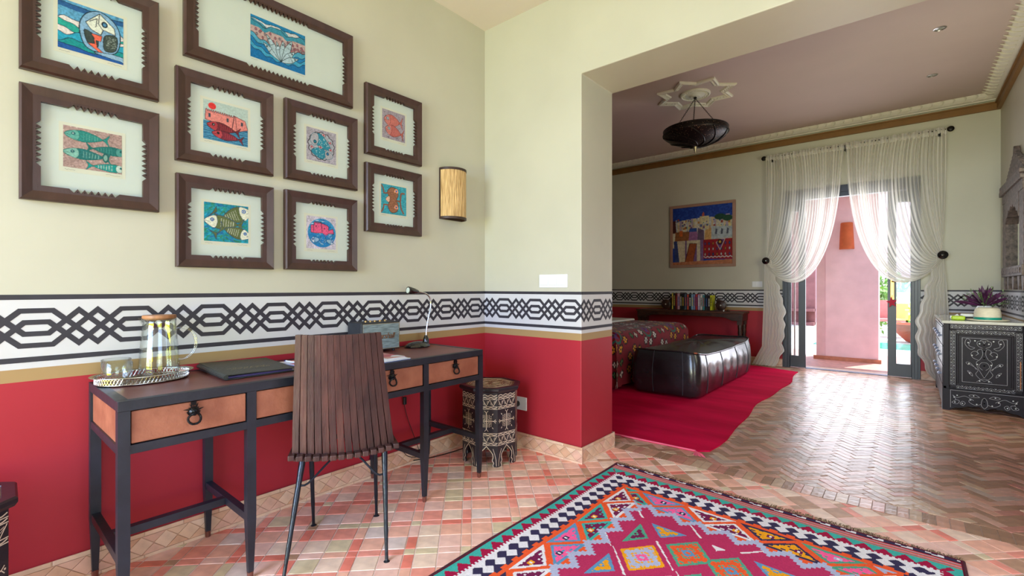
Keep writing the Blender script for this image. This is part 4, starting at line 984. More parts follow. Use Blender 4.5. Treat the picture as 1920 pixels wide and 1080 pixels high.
for dy in (.03,.23):
    for dx in (.03,.12): MB().lathe([(.008,-.0115),(.009,0)],(sx0+dx,sy0+dy,sz0),10).build('foot',BKL,t)
b=MB()
for k,yy in enumerate((.055,.085,.115,.15,.185)):
    MB().lathe([(.0075,0),(.0075,.008),(.0065,.0105),(0,.0108)],(sx0+.10,sy0+yy,sz1-.001),12).build('knob' if k<4 else 'switch',mat('brass_knob','#B79A6B',.3,.9),t)
cur=bpy.data.curves.new('script','FONT'); cur.body='Marshall'; cur.size=.046; cur.shear=.35; cur.extrude=.0012; cur.align_x='CENTER'; cur.space_character=.88
to=bpy.data.objects.new('tmp',cur); C.objects.link(to); bpy.context.view_layer.update()
me=bpy.data.meshes.new_from_object(to); C.objects.unlink(to); bpy.data.objects.remove(to)
lg=bpy.data.objects.new('script_logo',me); me.materials.clear(); me.materials.append(mat('bronze_letters','#8C6A50',.35,.7,var=0)); C.objects.link(lg); lg.parent=t
lg.rotation_euler=(PI/2,0,PI/2); lg.location=Vector((sx1+.0005,(sy0+sy1)/2+.018,sz0+.068))-Vector((-2.395,1.587,ZT)); WM[lg.name]=WM[t.name]
# desk lamp
t=thing('desk_lamp','black and chrome gooseneck desk lamp at the right end of the desk','lamp',(-2.37,1.89,ZT))
BG=mat('gloss_black','#101114',.15,var=0,coat=.6); CR=mat('chrome','#C9CCD2',.12,1,var=0)
b=MB(); b.lathe([(.0,.0),(.086,.0),(.09,.005),(.085,.013),(.062,.027),(.032,.034),(0,.036)],(-2.37,1.885,ZT+.0005),32,sx=.72,sy=1.0); 
b.lathe([(.022,.0),(.02,.03),(.012,.05),(.009,.058)],(-2.37,1.952,ZT+.012),14); b.build('lamp_base',BG,t,smooth=True)
arm=sm([(-2.37,1.953,.838),(-2.37,1.960,.90),(-2.37,1.978,.98),(-2.37,1.992,1.04),(-2.37,1.985,1.085),(-2.37,1.955,1.112),(-2.37,1.915,1.123),(-2.37,1.885,1.126)],6)
b=MB(); b.tube(arm,.0052,10); b.build('gooseneck',CR,t,smooth=True)
b=MB(M=Matrix.Translation((-2.37,1.892,1.126))@Matrix.Rotation(PI/2,4,'X')@Matrix.Rotation(-.12,4,'X')); b.lathe([(0,-.004),(.008,0),(.013,.012),(.02,.04),(.0245,.075),(.0235,.082),(.018,.083),(.0,.074)],n=20); b.build('lamp_head',BG,t,smooth=True)
b=MB(M=Matrix.Translation((-2.37,1.892,1.126))@Matrix.Rotation(PI/2,4,'X')@Matrix.Rotation(-.12,4,'X')); b.lathe([(0.0,.0815),(.016,.0825),(.0175,.0835)],n=16); b.build('lens',mat('lamp_lens','#C8D4D0',.1,.3,var=0),t,smooth=True)
# ================================================================ OCTAGONAL INLAID STOOLS
EB=mat('ebonised_wood','#231F29',.35,var=.12,scale=12,bump=.05); INL=mat('bone_inlay','#D9C9B8',.5,var=.05); TOPW=mat('carved_walnut','#5A4030',.5,var=.3,scale=60,bump=.6,bscale=70,hue='#8C6B50')
def zig(u0,u1,z,a_,n): return [(u0+(u1-u0)*i/n,z+(a_ if i%2 else -a_)) for i in range(n+1)]
def stool(cx,cy,rot,lab,R=.190,H=.510):
    t=thing('inlaid_stool',lab,'stool',(cx,cy,0),rot,'octagonal black stools with bone inlay'); M=WM[t.name]; Z=Vector((0,0,1))
    ap=R*math.cos(PI/8)
    for k in range(8):
        th=2*PI*(k+.5)/8; N=Vector((math.cos(th),math.sin(th),0)); U=Z.cross(N); w=2*R*math.sin(PI/8); hw=w/2
        fr=(N*ap,U,Z,N)
        # side panel with a scalloped horseshoe arch between the corner feet
        g=[(-hw,0),(-hw+.028,0),(-hw+.036,.012),(-hw+.030,.03),(-hw+.040,.045),(-hw+.034,.065),(-hw+.036,.085),(-hw+.050,.105),(0,.128)]
        P=g+[(-x,z) for x,z in g[::-1][1:]]+[(hw,H-.03),(-hw,H-.03)]
        b=MB(M=M); b.prism(P,-.012,0,fr); pn=b.build('side_panel',EB,t)
        i_=MB(M=M); d=.0012
        gi=[(x+ (.004),z+.004) for x,z in g]; i_.ribbon([(x-.005,z) for x,z in g[1:-1]]+[(0,.135)]+[(-x+.005,z) for x,z in g[1:-1][::-1]],.004,fr,d)
        i_.ribbon([(-hw+.008,.01),(-hw+.010,.05),(-hw+.018,.085),(-hw+.03,.12)],.003,fr,d); i_.ribbon([(hw-.008,.01),(hw-.010,.05),(hw-.018,.085),(hw-.03,.12)],.003,fr,d)
        for zz in (.142,.158,.203,.219,.374,.390,.436,.452,): i_.ribbon([(-hw+.001,zz),(hw-.001,zz)],.0032,fr,d)
        for zz in (.150,.211,.382,.444,.462):
            i_.ribbon(sm(zig(-hw+.004,hw-.004,zz,.0035,7),4),.0042,fr,d)
        for z0_,z1_ in ((.161,.200),(.394,.432)):
            for q in range(6):
                u0=-hw+.005+q*(w-.010)/6; u1=u0+(w-.010)/6; a,bb=(z0_,z1_) if q%2 else (z1_,z0_); i_.ribbon([(u0,a),(u1,bb)],.003,fr,d)
                um=(u0+u1)/2; 
                for s_ in (.3,.55): i_.ribbon([(u0+(u1-u0)*.0+.002,(a*s_+bb*(1-s_))),(um-.001+(.004),(a+bb)/2*s_+bb*(1-s_))],.002,fr,d)
        zc=.297
        i_.ribbon([(0,zc-.052),(0,zc+.052)],.005,fr,d); i_.ribbon([(-.05,zc),(.05,zc)],.005,fr,d)
        for sx_ in (-1,1):
            for sz in (-1,1):
                for q in (.010,.020,.030): i_.ribbon([(sx_*q,zc+sz*(.040+.0)) ,(sx_*q,zc+sz*q*.9),(sx_*.036,zc+sz*q*.9)] if q<.03 else [(sx_*q,zc+sz*.034),(sx_*q,zc+sz*.028),(sx_*.034,zc+sz*.028)],.0028,fr,d)
                i_.poly([(sx_*.036,zc+sz*.038),(sx_*.040,zc+sz*.047),(sx_*.046,zc+sz*.050),(sx_*.043,zc+sz*.041)],fr,d)
            i_.ribbon([(sx_*.060,zc+.012),(sx_*.05,zc),(sx_*.060,zc-.012)],.003,fr,d); i_.ribbon([(.012,zc+sx_*.066),(0,zc+sx_*.052),(-.012,zc+sx_*.066)],.003,fr,d)
            i_.poly([(sx_*.058,zc-.003),(sx_*.064,zc-.003),(sx_*.064,zc+.003),(sx_*.058,zc+.003)],fr,d)
        i_.build('inlay',INL,pn,kind='stuff',fixn=False)
    def octa(r,z): return [(r*math.cos(2*PI*k/8),r*math.sin(2*PI*k/8),z) for k in range(8)]
    b=MB(M=M); rs=[(R-.004,H-.034),(R+.014,H-.030),(R+.022,H-.018),(R+.022,H-.006),(R+.016,H),(R-.016,H),(R-.018,H-.004)]
    vs=[];fs=[]
    for r,z in rs: vs+=octa(r,z)
    for j in range(len(rs)-1):
        for k in range(8): fs.append((j*8+k,j*8+(k+1)%8,(j+1)*8+(k+1)%8,(j+1)*8+k))
    fs.append(tuple(range(8))[::-1]); b.add(vs,fs); b.build('rim',EB,t)
    b=MB(M=M); b.add(octa(R-.017,H-.004),[tuple(range(8))]); tp=b.build('carved_top',TOPW,t)
    b=MB(M=M)
    for r in (.155,.14,.09,.078): b.tube([Vector(p) for p in octa(r,H-.003)],.0022,4,closed=True)
    for k in range(16):
        th=2*PI*k/16; b.tube([(.098*math.cos(th),.098*math.sin(th),H-.003),(.125*math.cos(th+.12),.125*math.sin(th+.12),H-.003),(.132*math.cos(th-.08),.132*math.sin(th-.08),H-.003)],.002,4)
        b.tube([(.02*math.cos(th),.02*math.sin(th),H-.003),(.07*math.cos(th+.2),.07*math.sin(th+.2),H-.003)],.002,4)
    b.build('carving',mat('pale_carving','#B59A7E',.5),tp,kind='stuff')
    return t
stool(-2.16,2.335,math.radians(-33),'octagonal black stool with white bone inlay standing in the corner behind the desk')
stool(-2.185,-.068,math.radians(-33+8),'octagonal black inlaid stool partly cut off at the left edge of the photo')
# ================================================================ KILIM RUG
def kilim():
    W,Hh=162,300; A=np.zeros((Hh*2,W*2,3)); c=lambda h: np.array(lin(h))
    pal=dict(cord='#5A1A2E',teal='#3FA59B',crim='#9C1740',white='#DCD8DC',navy='#36304E',or_='#E2582E',lav='#A9AEC9',mag='#B0305A',pink='#EE5C94',gold='#E39A1C',blue='#5C8FB5',green='#4E9A80',plum='#6E1F4A')
    P={k:c(v) for k,v in pal.items()}
    rr=np.random.RandomState(5); cellnoise=rr.rand(Hh*2,W*2)
    def cyc(x,p): return (x%p)
    # pattern row 0 = far (top) edge
    cols=['plum','blue','gold','green','pink','lav','gold']
    for ri in range(Hh*2):
        for ai in range(W*2):
            r=ri/2; a=ai/2
            if r<9:
                if a<1 or a>=W-1 or r<.5: A[ri,ai]=P['cord']; continue
                if r<1: A[ri,ai]=P['cord']
                elif r<3:
                    m=int(a//2)%5; A[ri,ai]=P['white'] if (m in (0,2) and r<2) or (m in (1,2) and r>=2) else P['navy']
                elif r<4: A[ri,ai]=P['cord']
                else: A[ri,ai]=P[['or_','pink','green','crim','or_'][int((r-4)*2)%5]]*.8+P['white']*.1
                continue
            al=min(a,W-.5-a); bl=r-8; e=min(al,bl); s=r if al<bl else a; sc=s
            side='L' if al<bl else 'T'
            if al<1: A[ri,ai]=P['cord']; continue
            if e<7:
                ph=sc%7; tri=abs(ph-3.0); # stepped triangles pointing outwards
                A[ri,ai]=P['crim'] if e-1>=tri*1.35+.6 else P['teal']
            elif e<8: A[ri,ai]=P['white'] if int(sc)%2 else P['crim']
            elif e<9.5: A[ri,ai]=P['white']
            elif e<17.5+(1.2 if (sc%7)<3.5 else 0):
                # counterchanged stepped stars
                u=(sc%7.6)-3.8; v=e-12.0; k=abs(u)+abs(v)
                u2=((sc+3.8)%7.6)-3.8; v2=e-14.2; k2=abs(u2)+abs(v2)
                navy=(e>=13.4) 
                if k<3.4 and (abs(u)<2.2 or abs(v)<1.1): navy=True
                if k2<3.2 and (abs(u2)<2.2 or abs(v2)<1.1): navy=False
                A[ri,ai]=P['navy'] if navy else P['white']
            else:
                # main field: orange lattice zone, stepped lavender chain, magenta centre
                step=round(((sc%12)-6)/1.5)*0.5
                ch=36.8+2.0*round(2*(abs(((sc+3)%12.75)-6.375)/6.375*2-1))*.75
                if e<ch-1.8 or e<19:
                    x=e; pz=25.5; t1=(sc-31.7+12.75)%pz-12.75   # first triangle row, point inwards
                    col='or_'
                    tv=(sc-42.8)%pz-pz/2; d1=None
                    u=sc-42.8; u=(u+pz/2)%pz-pz/2; idx=int((sc-42.8+pz/2)//pz)
                    # triangle A base at e=21, apex at e=31
                    if 21<=x<=31.5 and abs(u)<=(31.5-x)*1.12: d1=(min(x-21,((31.5-x)*1.12-abs(u))*.66)); tt=0
                    v_=(sc-54.9+pz/2)%pz-pz/2; idx2=int((sc-54.9+pz/2)//pz)
                    if d1 is None and 23.6<=x<=34.5 and abs(v_)<=(x-23.6)*1.12+.2: d1=min(34.8-x,((x-23.6)*1.12-abs(v_))*.66+.2); tt=1; idx=idx2
                    if d1 is not None:
                        pr_=[('white','plum','gold'),('teal','plum','gold'),('blue','pink','navy'),('white','plum','gold'),('navy','gold','plum'),('green','pink','lav'),('lav','or_','green')]
                        bc,fc,gc=pr_[(idx+(0 if side=='L' else 2))%7]
                        if d1<1.3: col=bc
                        else:
                            uu=int(u if tt==0 else v_); ee=int(x)
                            hook=((uu+60)//1%4 in (0,)) ^ ((ee%4)==1)
                            col=fc
                            if ((uu+ee)%5==0 and ee%2==0) or ((uu-ee)%6==1 and uu%2): col=bc
                            if abs(uu-2)<=1 and abs(x-(25 if tt==0 else 30))<=1.1: col=gc
                            if abs(uu-2)<=.5 and abs(x-(25 if tt==0 else 30))<=.5: col='white'
                    A[ri,ai]=P[col]
                elif e<ch+2.3: A[ri,ai]=P['lav']
                else:
                    col='mag'
                    # lozenge lattice, axes at 45 degrees to the sides
                    X=a-58.2 if a<81 else (W-a)-58.2; Y=r-88.0; sx,sy=14.2,16.0
                    i=round((X/sx+Y/sy)/2); best=None
                    for di in (-1,0,1):
                        for dj in (-1,0,1):
                            p_=round((X/sx-Y/sy)/2)+di; q_=round((X/sx+Y/sy)/2)+dj
                            cx=(p_+q_)*sx; cy=(q_-p_)*sy; d=abs(X-cx)/10.2+abs(Y-cy)/12.2
                            if best is None or d<best[0]: best=(d,p_,q_,X-cx,Y-cy,cx,cy)
                    d,p_,q_,dx,dy,cx,cy=best
                    cxa=cx+58.2; cyr=cy+88.0; ce=min(cxa,cyr-8)
                    if ce<40: d=2
                    elif ce<50:
                        if cxa<cyr-8: d=max(d,.9) if 1.5<dx<3 and d<1 else (2 if dx<=1.5 else d)
                        else: d=max(d,.9) if 1.5<dy<3 and d<1 else (2 if dy<=1.5 else d)
                    if d<1:
                        st_=[('gold','lav','pink'),('green','or_','blue'),('white','navy','pink'),('green','plum','gold'),('blue','gold','pink')][(p_+2*q_)%5]
                        if d>.84: col=st_[0]
                        else:
                            ix,iy=int(abs(dx)),int(abs(dy))
                            col=st_[1]
                            if (ix+iy)%4==0 and (ix-iy)%3!=0: col=st_[0]
                            if ix+iy<3: col=st_[2]
                            if ix+iy<1: col=st_[1]
                    elif (abs(abs(X/28.4-Y/32.0)%1-.5)<.035 and (p_-q_)%3==0): col='white'
                    A[ri,ai]=P[col]
            
    A*= (1.06+.18*cellnoise)[...,None]
    return A
KA=kilim()
cv=Cv(324,600,'#000000'); cv.a=KA
rug_loc=(-1.443,2.771,.006)
KM=colattr('woven_wool',.95,.5,220,.1,sheen=0)
t=thing('kilim_rug','large kilim rug with zigzag borders and diamonds in magenta, orange, navy and teal','rug',rug_loc)
def rfn(X,Y,Z):
    return X+.0022*np.sin(Y*9), Y+X*.043+.004*np.sin(X*7)*np.minimum(1,Y), Z+.0012*np.sin(X*13+Y*7)+.0016*np.sin(X*5-Y*11)
paint_mesh('woven_field',cv,((rug_loc[0],rug_loc[1],.0125),(1,0,0),(0,-1,0),(0,0,1)),1.622,3.0,KM,t,crisp=True,fn=rfn)
# the pile needs thickness: selvedge cords and an underside
def rp(a,b,z=.006): return (rug_loc[0]+a,rug_loc[1]-b-a*.043,z)
CORD=mat('selvedge_wool','#4E1426',.95,var=.2,scale=60,bump=.5,bscale=200)
for aa in (0,1.622):
    b=MB(); b.tube([rp(aa+.0022*math.sin(q*.1*9)+random.uniform(-.001,.001),q*.1,.0105) for q in range(31)],.0062,6); b.build('selvedge',CORD,t,smooth=True)
b=MB(); b.add([rp(0,0,.0045),rp(1.622,0,.0045),rp(1.622,3,.0045),rp(0,3,.0045),rp(0,0,.0118),rp(1.622,0,.0118),rp(1.622,3,.0105),rp(0,3,.0105)],[(0,1,2,3),(0,1,5,4),(1,2,6,5),(2,3,7,6),(3,0,4,7)]); b.build('underside',CORD,t)
b=MB(); rr=random.Random(8)
for i in range(620):
    a_=rr.uniform(.0,1.62); L=rr.uniform(.018,.042)*(1.2 if .9<a_<1.3 else 1); dx=rr.uniform(-.014,.014); p=Vector(rp(a_,-.001,.010)); z=rr.uniform(.002,.010)
    b.tube([p,p+Vector((dx*.5,L*.55,z*.6)),p+Vector((dx,L,-.004+rr.uniform(0,.003)))],[.0016,.0014,.0007],3,mi=rr.choice((0,0,1)))
b.build('fringe',[mat('fringe_tan','#8A7458',.9,var=.2),mat('fringe_dark','#5C4330',.9,var=.2)],t,kind='stuff')
# ================================================================ RED RUG
b=MB(); outline=[(-4.2,3.22),(-1.126,3.335)]
for i in range(24):
    y=3.40+i*.168; outline.append((-1.07+.03*math.sin(i*.42+.5)+.012*math.sin(i*1.1)-.05*(i/24),y))
outline+=[(-1.13,7.36),(-1.68,7.55),(-4.2,7.62)]
n=len(outline); 
RED=mat('crimson_wool','#D00A3E',1.0,spec=.05,var=.16,scale=3,bump=.5,bscale=160,stretch=(.4,1.6,1),hue='#DC1048')
b.add([(x,y,.001) for x,y in outline]+[(x,y,.014) for x,y in outline],[tuple(range(n))[::-1],tuple(range(n,2*n))]+[(i,(i+1)%n,(i+1)%n+n,i+n) for i in range(n)])
t=thing('crimson_rug','plain crimson wool rug lying under the pouf and bed in the bedroom','rug',(-2.4,5.4,0))
b.build('woven_field',RED,t)
PKF=mat('pink_fringe','#E5607E',.9)
b=MB(); b.tube([(-3.0,3.262,.012),(-2.2,3.292,.012),(-1.6,3.315,.012),(-1.13,3.333,.012)],.006,6); b.build('edge_cord',PKF,t)
b=MB()
for i in range(9): b.tube([(-1.135,3.33,.012),(-1.12+i*.006,3.30-i*.002,.016),(-1.12+i*.010,3.262-.004*(i%3),.008)],.0032,5)
b.build('tassel',PKF,t,kind='stuff')
# ================================================================ BED
RW=(-4.6,-2.50); BY=(4.72,6.78); BH=.655
def spread_col():
    w,h=460,560; cv=Cv(w,h,'#6E0F22',.12,1.0,3); return cv
def bedspread():
    # unrolled: u across the width incl. side falls (y direction), v from the foot upwards along the bed
    drop=.60; Wd=BY[1]-BY[0]; Lb=1.7; Wt=Wd+2*drop; Ht=drop+Lb; sc=170
    w,h=int(Wt*sc),int(Ht*sc); cv=Cv(w,h,'#74101F',.10,1,3); cv.X=cv.X*Wt; cv.Y=cv.Y*Ht; cv.asp=1
    def flower(x,y,r,pet,core,n=6,ring=None):
        x0,x1=int((x-r*1.9)*sc),int((x+r*1.9)*sc); y0,y1=int((y-r*1.9)*sc),int((y+r*1.9)*sc)
        x0,y0=max(0,x0),max(0,y0); x1,y1=min(w,x1),min(h,y1)
        if x1<=x0 or y1<=y0: return
        X=cv.X[y0:y1,x0:x1]-x; Y=cv.Y[y0:y1,x0:x1]-y; sub=cv.a[y0:y1,x0:x1]
        R=np.hypot(X,Y); T=np.arctan2(Y,X); blk=np.array(lin('#1A0C10'))
        if ring: m=(np.abs(R-r*1.55)<r*.2); sub[m]=np.array(lin(ring))
        else: m=R<r*1.35; sub[m]=blk
        m=(R<r*(.78+.26*np.cos(n*T)))&(R>r*.33); sub[m]=np.array(lin(pet))
        m=R<r*.26; sub[m]=np.array(lin(core))
    # rows of medallions
    # scattered light suzani daisies with gold and ivory rings
    rr=random.Random(4)
    py=0; gx=.40
    for i in range(int(Wt/gx)+1):
        for j in range(int(Ht/gx)+1):
            x=(i+.5)*gx+(.0 if j%2 else .0); y=(j+.5)*gx
            kind=(i+j)%2
            if kind==0:
                flower(x,y,.07,'#4B2A6E' if (i%2) else '#D9C3B8','#1A0C10',6,ring='#1F5A50')
                col='#D9921E' if (i//2+j)%2 else '#D8C9BE'
                for k in range(8):
                    an=k*PI/4+.2; flower(x+.185*math.cos(an),y+.185*math.sin(an),.042,col,'#3A2A66' if col[1]=='D' and k%2 else '#1A0C10')
            else:
                for k in range(4):
                    an=k*PI/2+PI/4; flower(x+.08*math.cos(an),y+.09*math.sin(an),.032,'#C9B7AC' if k%2 else '#3E6A3E','#74101F',4)
    return cv,Wt,Ht,drop,Lb
cv,Wt,Ht,drop,Lb=bedspread()
t=thing('bed','double bed with a dark red embroidered suzani bedspread behind the leather pouf','bed',((RW[0]+RW[1])/2,(BY[0]+BY[1])/2,0))
MB().box((RW[0],BY[0]+.08,.12),(RW[1]-.08,BY[1]-.08,.38)).build('bed_base',mat('bed_base_cloth','#3A2422',.8),t,bevel=.02)
for x in (RW[0]+.1,RW[1]-.2):
    for y in (BY[0]+.15,BY[1]-.2): MB().box((x,y,.0145),(x+.06,y+.06,.13)).build('leg',MATS['dark_board'],t)
MB().box((RW[0],BY[0]+.03,.36),(RW[1]-.03,BY[1]-.03,BH-.02)).build('mattress',mat('white_cotton','#D8D3CC',.8,var=.02),t,bevel=.05)
rad=.13
def bend(s):  # distance along a fold from flat (s<0) into a vertical drop: returns (horizontal advance, drop)
    s=np.asarray(s,float); q=rad*PI/2
    h=np.where(s<0,s,np.where(s<q,rad*np.sin(np.clip(s/rad,0,PI/2)),rad)); z=np.where(s<0,0,np.where(s<q,rad*(1-np.cos(np.clip(s/rad,0,PI/2))),rad+(s-q)))
    return h,z
def bfn(X,Y,Z):
    # X: 0..Wt across (y), Y: 0..Ht from the foot hem up the bed
    sL=(drop-X); sR=(X-(Wt-drop)); sF=(drop-Y)
    hL,zL=bend(sL+.06); hR,zR=bend(sR+.06); hF,zF=bend(sF+.06)
    yy=np.where(X<Wt/2, -hL+.06, (Wt-2*drop)+hR-.06); zz=BH-np.maximum(np.maximum(zL,zR),zF)
    zz=zz-.02*np.maximum(0,(zL>0)*(zF>0))
    ff=np.clip(np.maximum(zL,zR)/.5,0,1); fF=np.clip(zF/.5,0,1)
    yy=yy+np.where(X<Wt/2,-1,1)*ff*(.015+.018*np.sin(Y*9))
    xx=RW[1]+hF-.06+fF*(.012+.016*np.sin(X*8.))
    corner=(zL>0)&(zF>0)
    return yy-0, zz, xx
XXf=lambda X,Y,Z: (lambda r:(r[0],r[1],r[2]))(bfn(X,Y,Z))
zmin=.055
def bfn2(X,Y,Z):
    yy,zz,xx=bfn(X,Y,Z); zz=np.maximum(zz,zmin+0*zz); return yy,zz,xx
paint_mesh('bedspread',cv,((0,BY[0],0),(0,1,0),(0,0,1),(1,0,0)),Wt,Ht,colattr('suzani_cloth',.9,.25,60,.2,sheen=.1),t,fn=bfn2)
MB().box((RW[0],BY[0]+.0,BH-.012),(-3.22,BY[1],BH+.026)).build('sheet_fold',MATS['white_cotton'],t,bevel=.018)
# ================================================================ LEATHER POUF
def pouf():
    x0,x1,y0,y1,h=-2.325,-1.60,4.79,6.90,.475
    t=thing('leather_pouf','big black leather bench pouf with seamed panels on the crimson rug','pouf',((x0+x1)/2,(y0+y1)/2,.014))
    cx,cy,hx,hy=(x0+x1)/2,(y0+y1)/2,(x1-x0)/2,(y1-y0)/2
    LE=mat('black_leather','#17161B',.26,var=.18,scale=5,bump=.35,bscale=9,spec=.6,coat=.25,hue='#2C2A30')
    NU,NV=56,120; b=MB(); vs=[];fs=[]
    # rounded box by super-ellipse: rings in height
    def ring(k):  # k 0..1 profile from bottom centre out, up, to top centre
        pass
    levels=[]
    H0=.016
    prof=[(0,H0),(.5,H0),(.93,H0+.0),(1.0,H0+.035),(1.035,H0+.12),(1.045,H0+.22),(1.03,H0+.32),(.995,H0+.40),(.965,H0+.435),(.955,H0+.452),(.93,H0+.445),(.7,H0+.475),(.35,H0+.49),(0,H0+.492)]
    n=160
    def pt(th):
        # rounded rectangle perimeter, exponent super-ellipse
        c_,s_=math.cos(th),math.sin(th); e=.22; return (abs(c_)**e*math.copysign(1,c_), abs(s_)**e*math.copysign(1,s_))
    # even perimeter parameter
    per=[]
    rc=.09; W2,H2=hx-rc,hy-rc; Lp=4*(W2+H2)+2*PI*rc
    def at(s):
        s%=Lp
        segs=[('l',(hx,-H2),(hx,H2)),('c',(W2,H2),0),('l',(W2,hy),(-W2,hy)),('c',(-W2,H2),PI/2),('l',(-hx,H2),(-hx,-H2)),('c',(-W2,-H2),PI),('l',(-W2,-hy),(W2,-hy)),('c',(W2,-H2),1.5*PI)]
        for sg in segs:
            if sg[0]=='l':
                L=math.dist(sg[1],sg[2])
                if s<=L: q=s/L; return (sg[1][0]+(sg[2][0]-sg[1][0])*q,sg[1][1]+(sg[2][1]-sg[1][1])*q)
            else:
                L=rc*PI/2
                if s<=L: a_=sg[2]+s/rc; return (sg[1][0]+rc*math.cos(a_),sg[1][1]+rc*math.sin(a_))
            s-=L
        return (hx,-H2)
    P=[at(Lp*i/n) for i in range(n)]
    import mathutils.noise as mn
    for (k,z) in prof:
        for (px,py) in P:
            # bulge varies with the panels
            bul=0
            if .99<k: 
                bul=(k-1)*(.5+.5*math.cos(py*2*PI/.54)**2)
                kk=1+bul*1.2
            else: kk=k
            x=px*kk; y=py*(1+(kk-1)*.35) if k>.9 else py*k
            if k<=.9: x=px*k
            zz=z+ (.012*mn.noise(Vector((px*3,py*3,z*2))) if z>H0+.1 else 0)
            # sag of the seam edge between corners
            if z>H0+.38: zz-=.035*(1-min(1,abs(py/hy))**4)*(.3 if abs(px)<hx*.9 else 1)*(k>.85) + .03*(1-(k))*0
            zz+= (.02*(abs(py/hy))**6 if z>H0+.40 and k>.9 else 0)
            vs.append((cx+x,cy+y,zz))
    for j in range(len(prof)-1):
        for i in range(n): fs.append((j*n+i,j*n+(i+1)%n,(j+1)*n+(i+1)%n,(j+1)*n+i))
    b.add(vs,fs); body=b.build('pouf_body',LE,t,smooth='all',sub=1)
    # piping along the top edge and vertical seams
    base=9*n; 
    pi_=MB(); pi_.tube([Vector(vs[base+i])+Vector((0,0,.003)) for i in range(n)],.0065,6,closed=True); pi_.build('piping',LE,body,smooth=True)
    seam=mat('seam_thread','#3C3A44',.5,var=0)
    for i in range(0,n):
        px,py=P[i]
    for yy in (-.78,-.26,.30,.80):
        for sx in (1,-1):
            i=min(range(n),key=lambda q:abs(P[q][1]-yy)+(10 if P[q][0]*sx<hx*.95 else 0))
            b=MB(); b.tube([Vector(vs[j*n+i])+Vector((sx*.0025,0,0)) for j in range(3,10)],.0035,5); b.build('seam',seam,body,smooth=True)
    for xx in (-.12,.2):
        i=min(range(n),key=lambda q:abs(P[q][0]-xx)+(10 if P[q][1]>-hy*.95 else 0))
        b=MB(); b.tube([Vector(vs[j*n+i])+Vector((0,-.0025,0)) for j in range(3,10)],.0035,5); b.build('seam',seam,body,smooth=True)
    # worn orange corner
    i=min(range(n),key=lambda q:math.dist(P[q],(W2+rc*.7,-hy+rc*.3)))
    c=Vector(vs[9*n+i]); b=MB(); b.lathe([(0,-.006),(.018,-.004),(.022,.004),(.012,.009),(0,.010)],c+Vector((0,0,.006)),9); b.build('worn_corner',mat('worn_tan','#B5674C',.7,var=.3,scale=60),body,smooth=True)
    b=MB(); b.ribbon([(0,0),(.14,0),(.14,-.12),(0,-.12)],.004,((cx+.20,y0-.035,.44),(1,0,0),(0,0,1),(0,-1,0)),.0,closed=True); 
    return t
pouf()
# ================================================================ CONSOLE, BOOKS
DW=mat('dark_carved_wood','#2E1A17',.4,var=.3,scale=14,bump=.2,bscale=40,hue='#4A2C20')
t=thing('console_table','dark carved wooden console table standing against the bedroom wall under the painting','table',(-2.68,7.61,0))
cx0,cx1,cy0,cy1=-3.52,-1.832,7.445,7.775
b=MB(); b.box((cx0,cy0,.765),(cx1,cy1,.795)); b.build('table_top',mat('console_top_wood','#4C2A1C',.4,var=.25,scale=8,stretch=(.3,2,1)),t,bevel=.004)
b=MB(); b.prism([(0,.765),(0,.66),(.14,.66),(.17,.675),(.24,.705),(.4,.715),(1.24,.715),(1.40,.705),(1.47,.675),(1.50,.66),(1.64,.66),(1.64,.765)],0,.022,((cx0+.02,cy0+.03,0),(1,0,0),(0,0,1),(0,-1,0))); b.build('apron',DW,t,bevel=.003)
MB().box((cx1-.045,cy0+.03,.665),(cx1-.02,cy1-.02,.765)).build('end_apron',DW,t); MB().box((cx0+.02,cy0+.03,.665),(cx0+.045,cy1-.02,.765)).build('end_apron',DW,t)
for x in (cx0+.06,cx1-.062):
    for y in (cy0+.05,cy1-.06):
        b=MB(); b.box((x-.034,y-.034,.60),(x+.034,y+.034,.70)); b.lathe([(.028,.0145),(.03,.03),(.022,.05),(.03,.07),(.024,.09),(.026,.2),(.034,.26),(.026,.31),(.034,.34),(.024,.37),(.032,.41),(.026,.45),(.034,.49),(.028,.53),(.034,.57),(.030,.60)],(x,y,0),14); b.build('leg',DW,t,smooth=True)
# book trough
t=thing('book_trough','dark wooden book trough with turned wheel ends on the console table','bookend',(-2.58,7.57,.795))
MB().box((-2.99,7.50,.796),(-2.14,7.66,.806)).build('base_board',DW,t)
for x in (-2.965,-2.235):
    b=MB(); b.prism([(-.075,0),(.075,0),(.075,.10),(.045,.17),(.0,.19),(-.045,.17),(-.075,.10)],0,.018,((x,7.58,.806),(0,1,0),(0,0,1),(1,0,0))); b.build('end_board',DW,t)
for x in (-3.02,-2.165):
    b=MB(M=Matrix.Translation((x,7.515,.886))@Matrix.Rotation(PI/2,4,'X')); b.lathe([(0,-.006),(.02,-.005),(.03,.0),(.066,.0),(.078,.008),(.078,.022),(.066,.03),(.0,.03)],n=24); wh=b.build('wheel',DW,t,smooth=True)
    b=MB(M=Matrix.Translation((x,7.488,.886))@Matrix.Rotation(PI/2,4,'X')); b.lathe([(0,.004),(.011,.003),(.013,0)],n=12); b.build('hub',mat('mother_of_pearl','#C9CBC4',.25,.1,var=.1),wh)
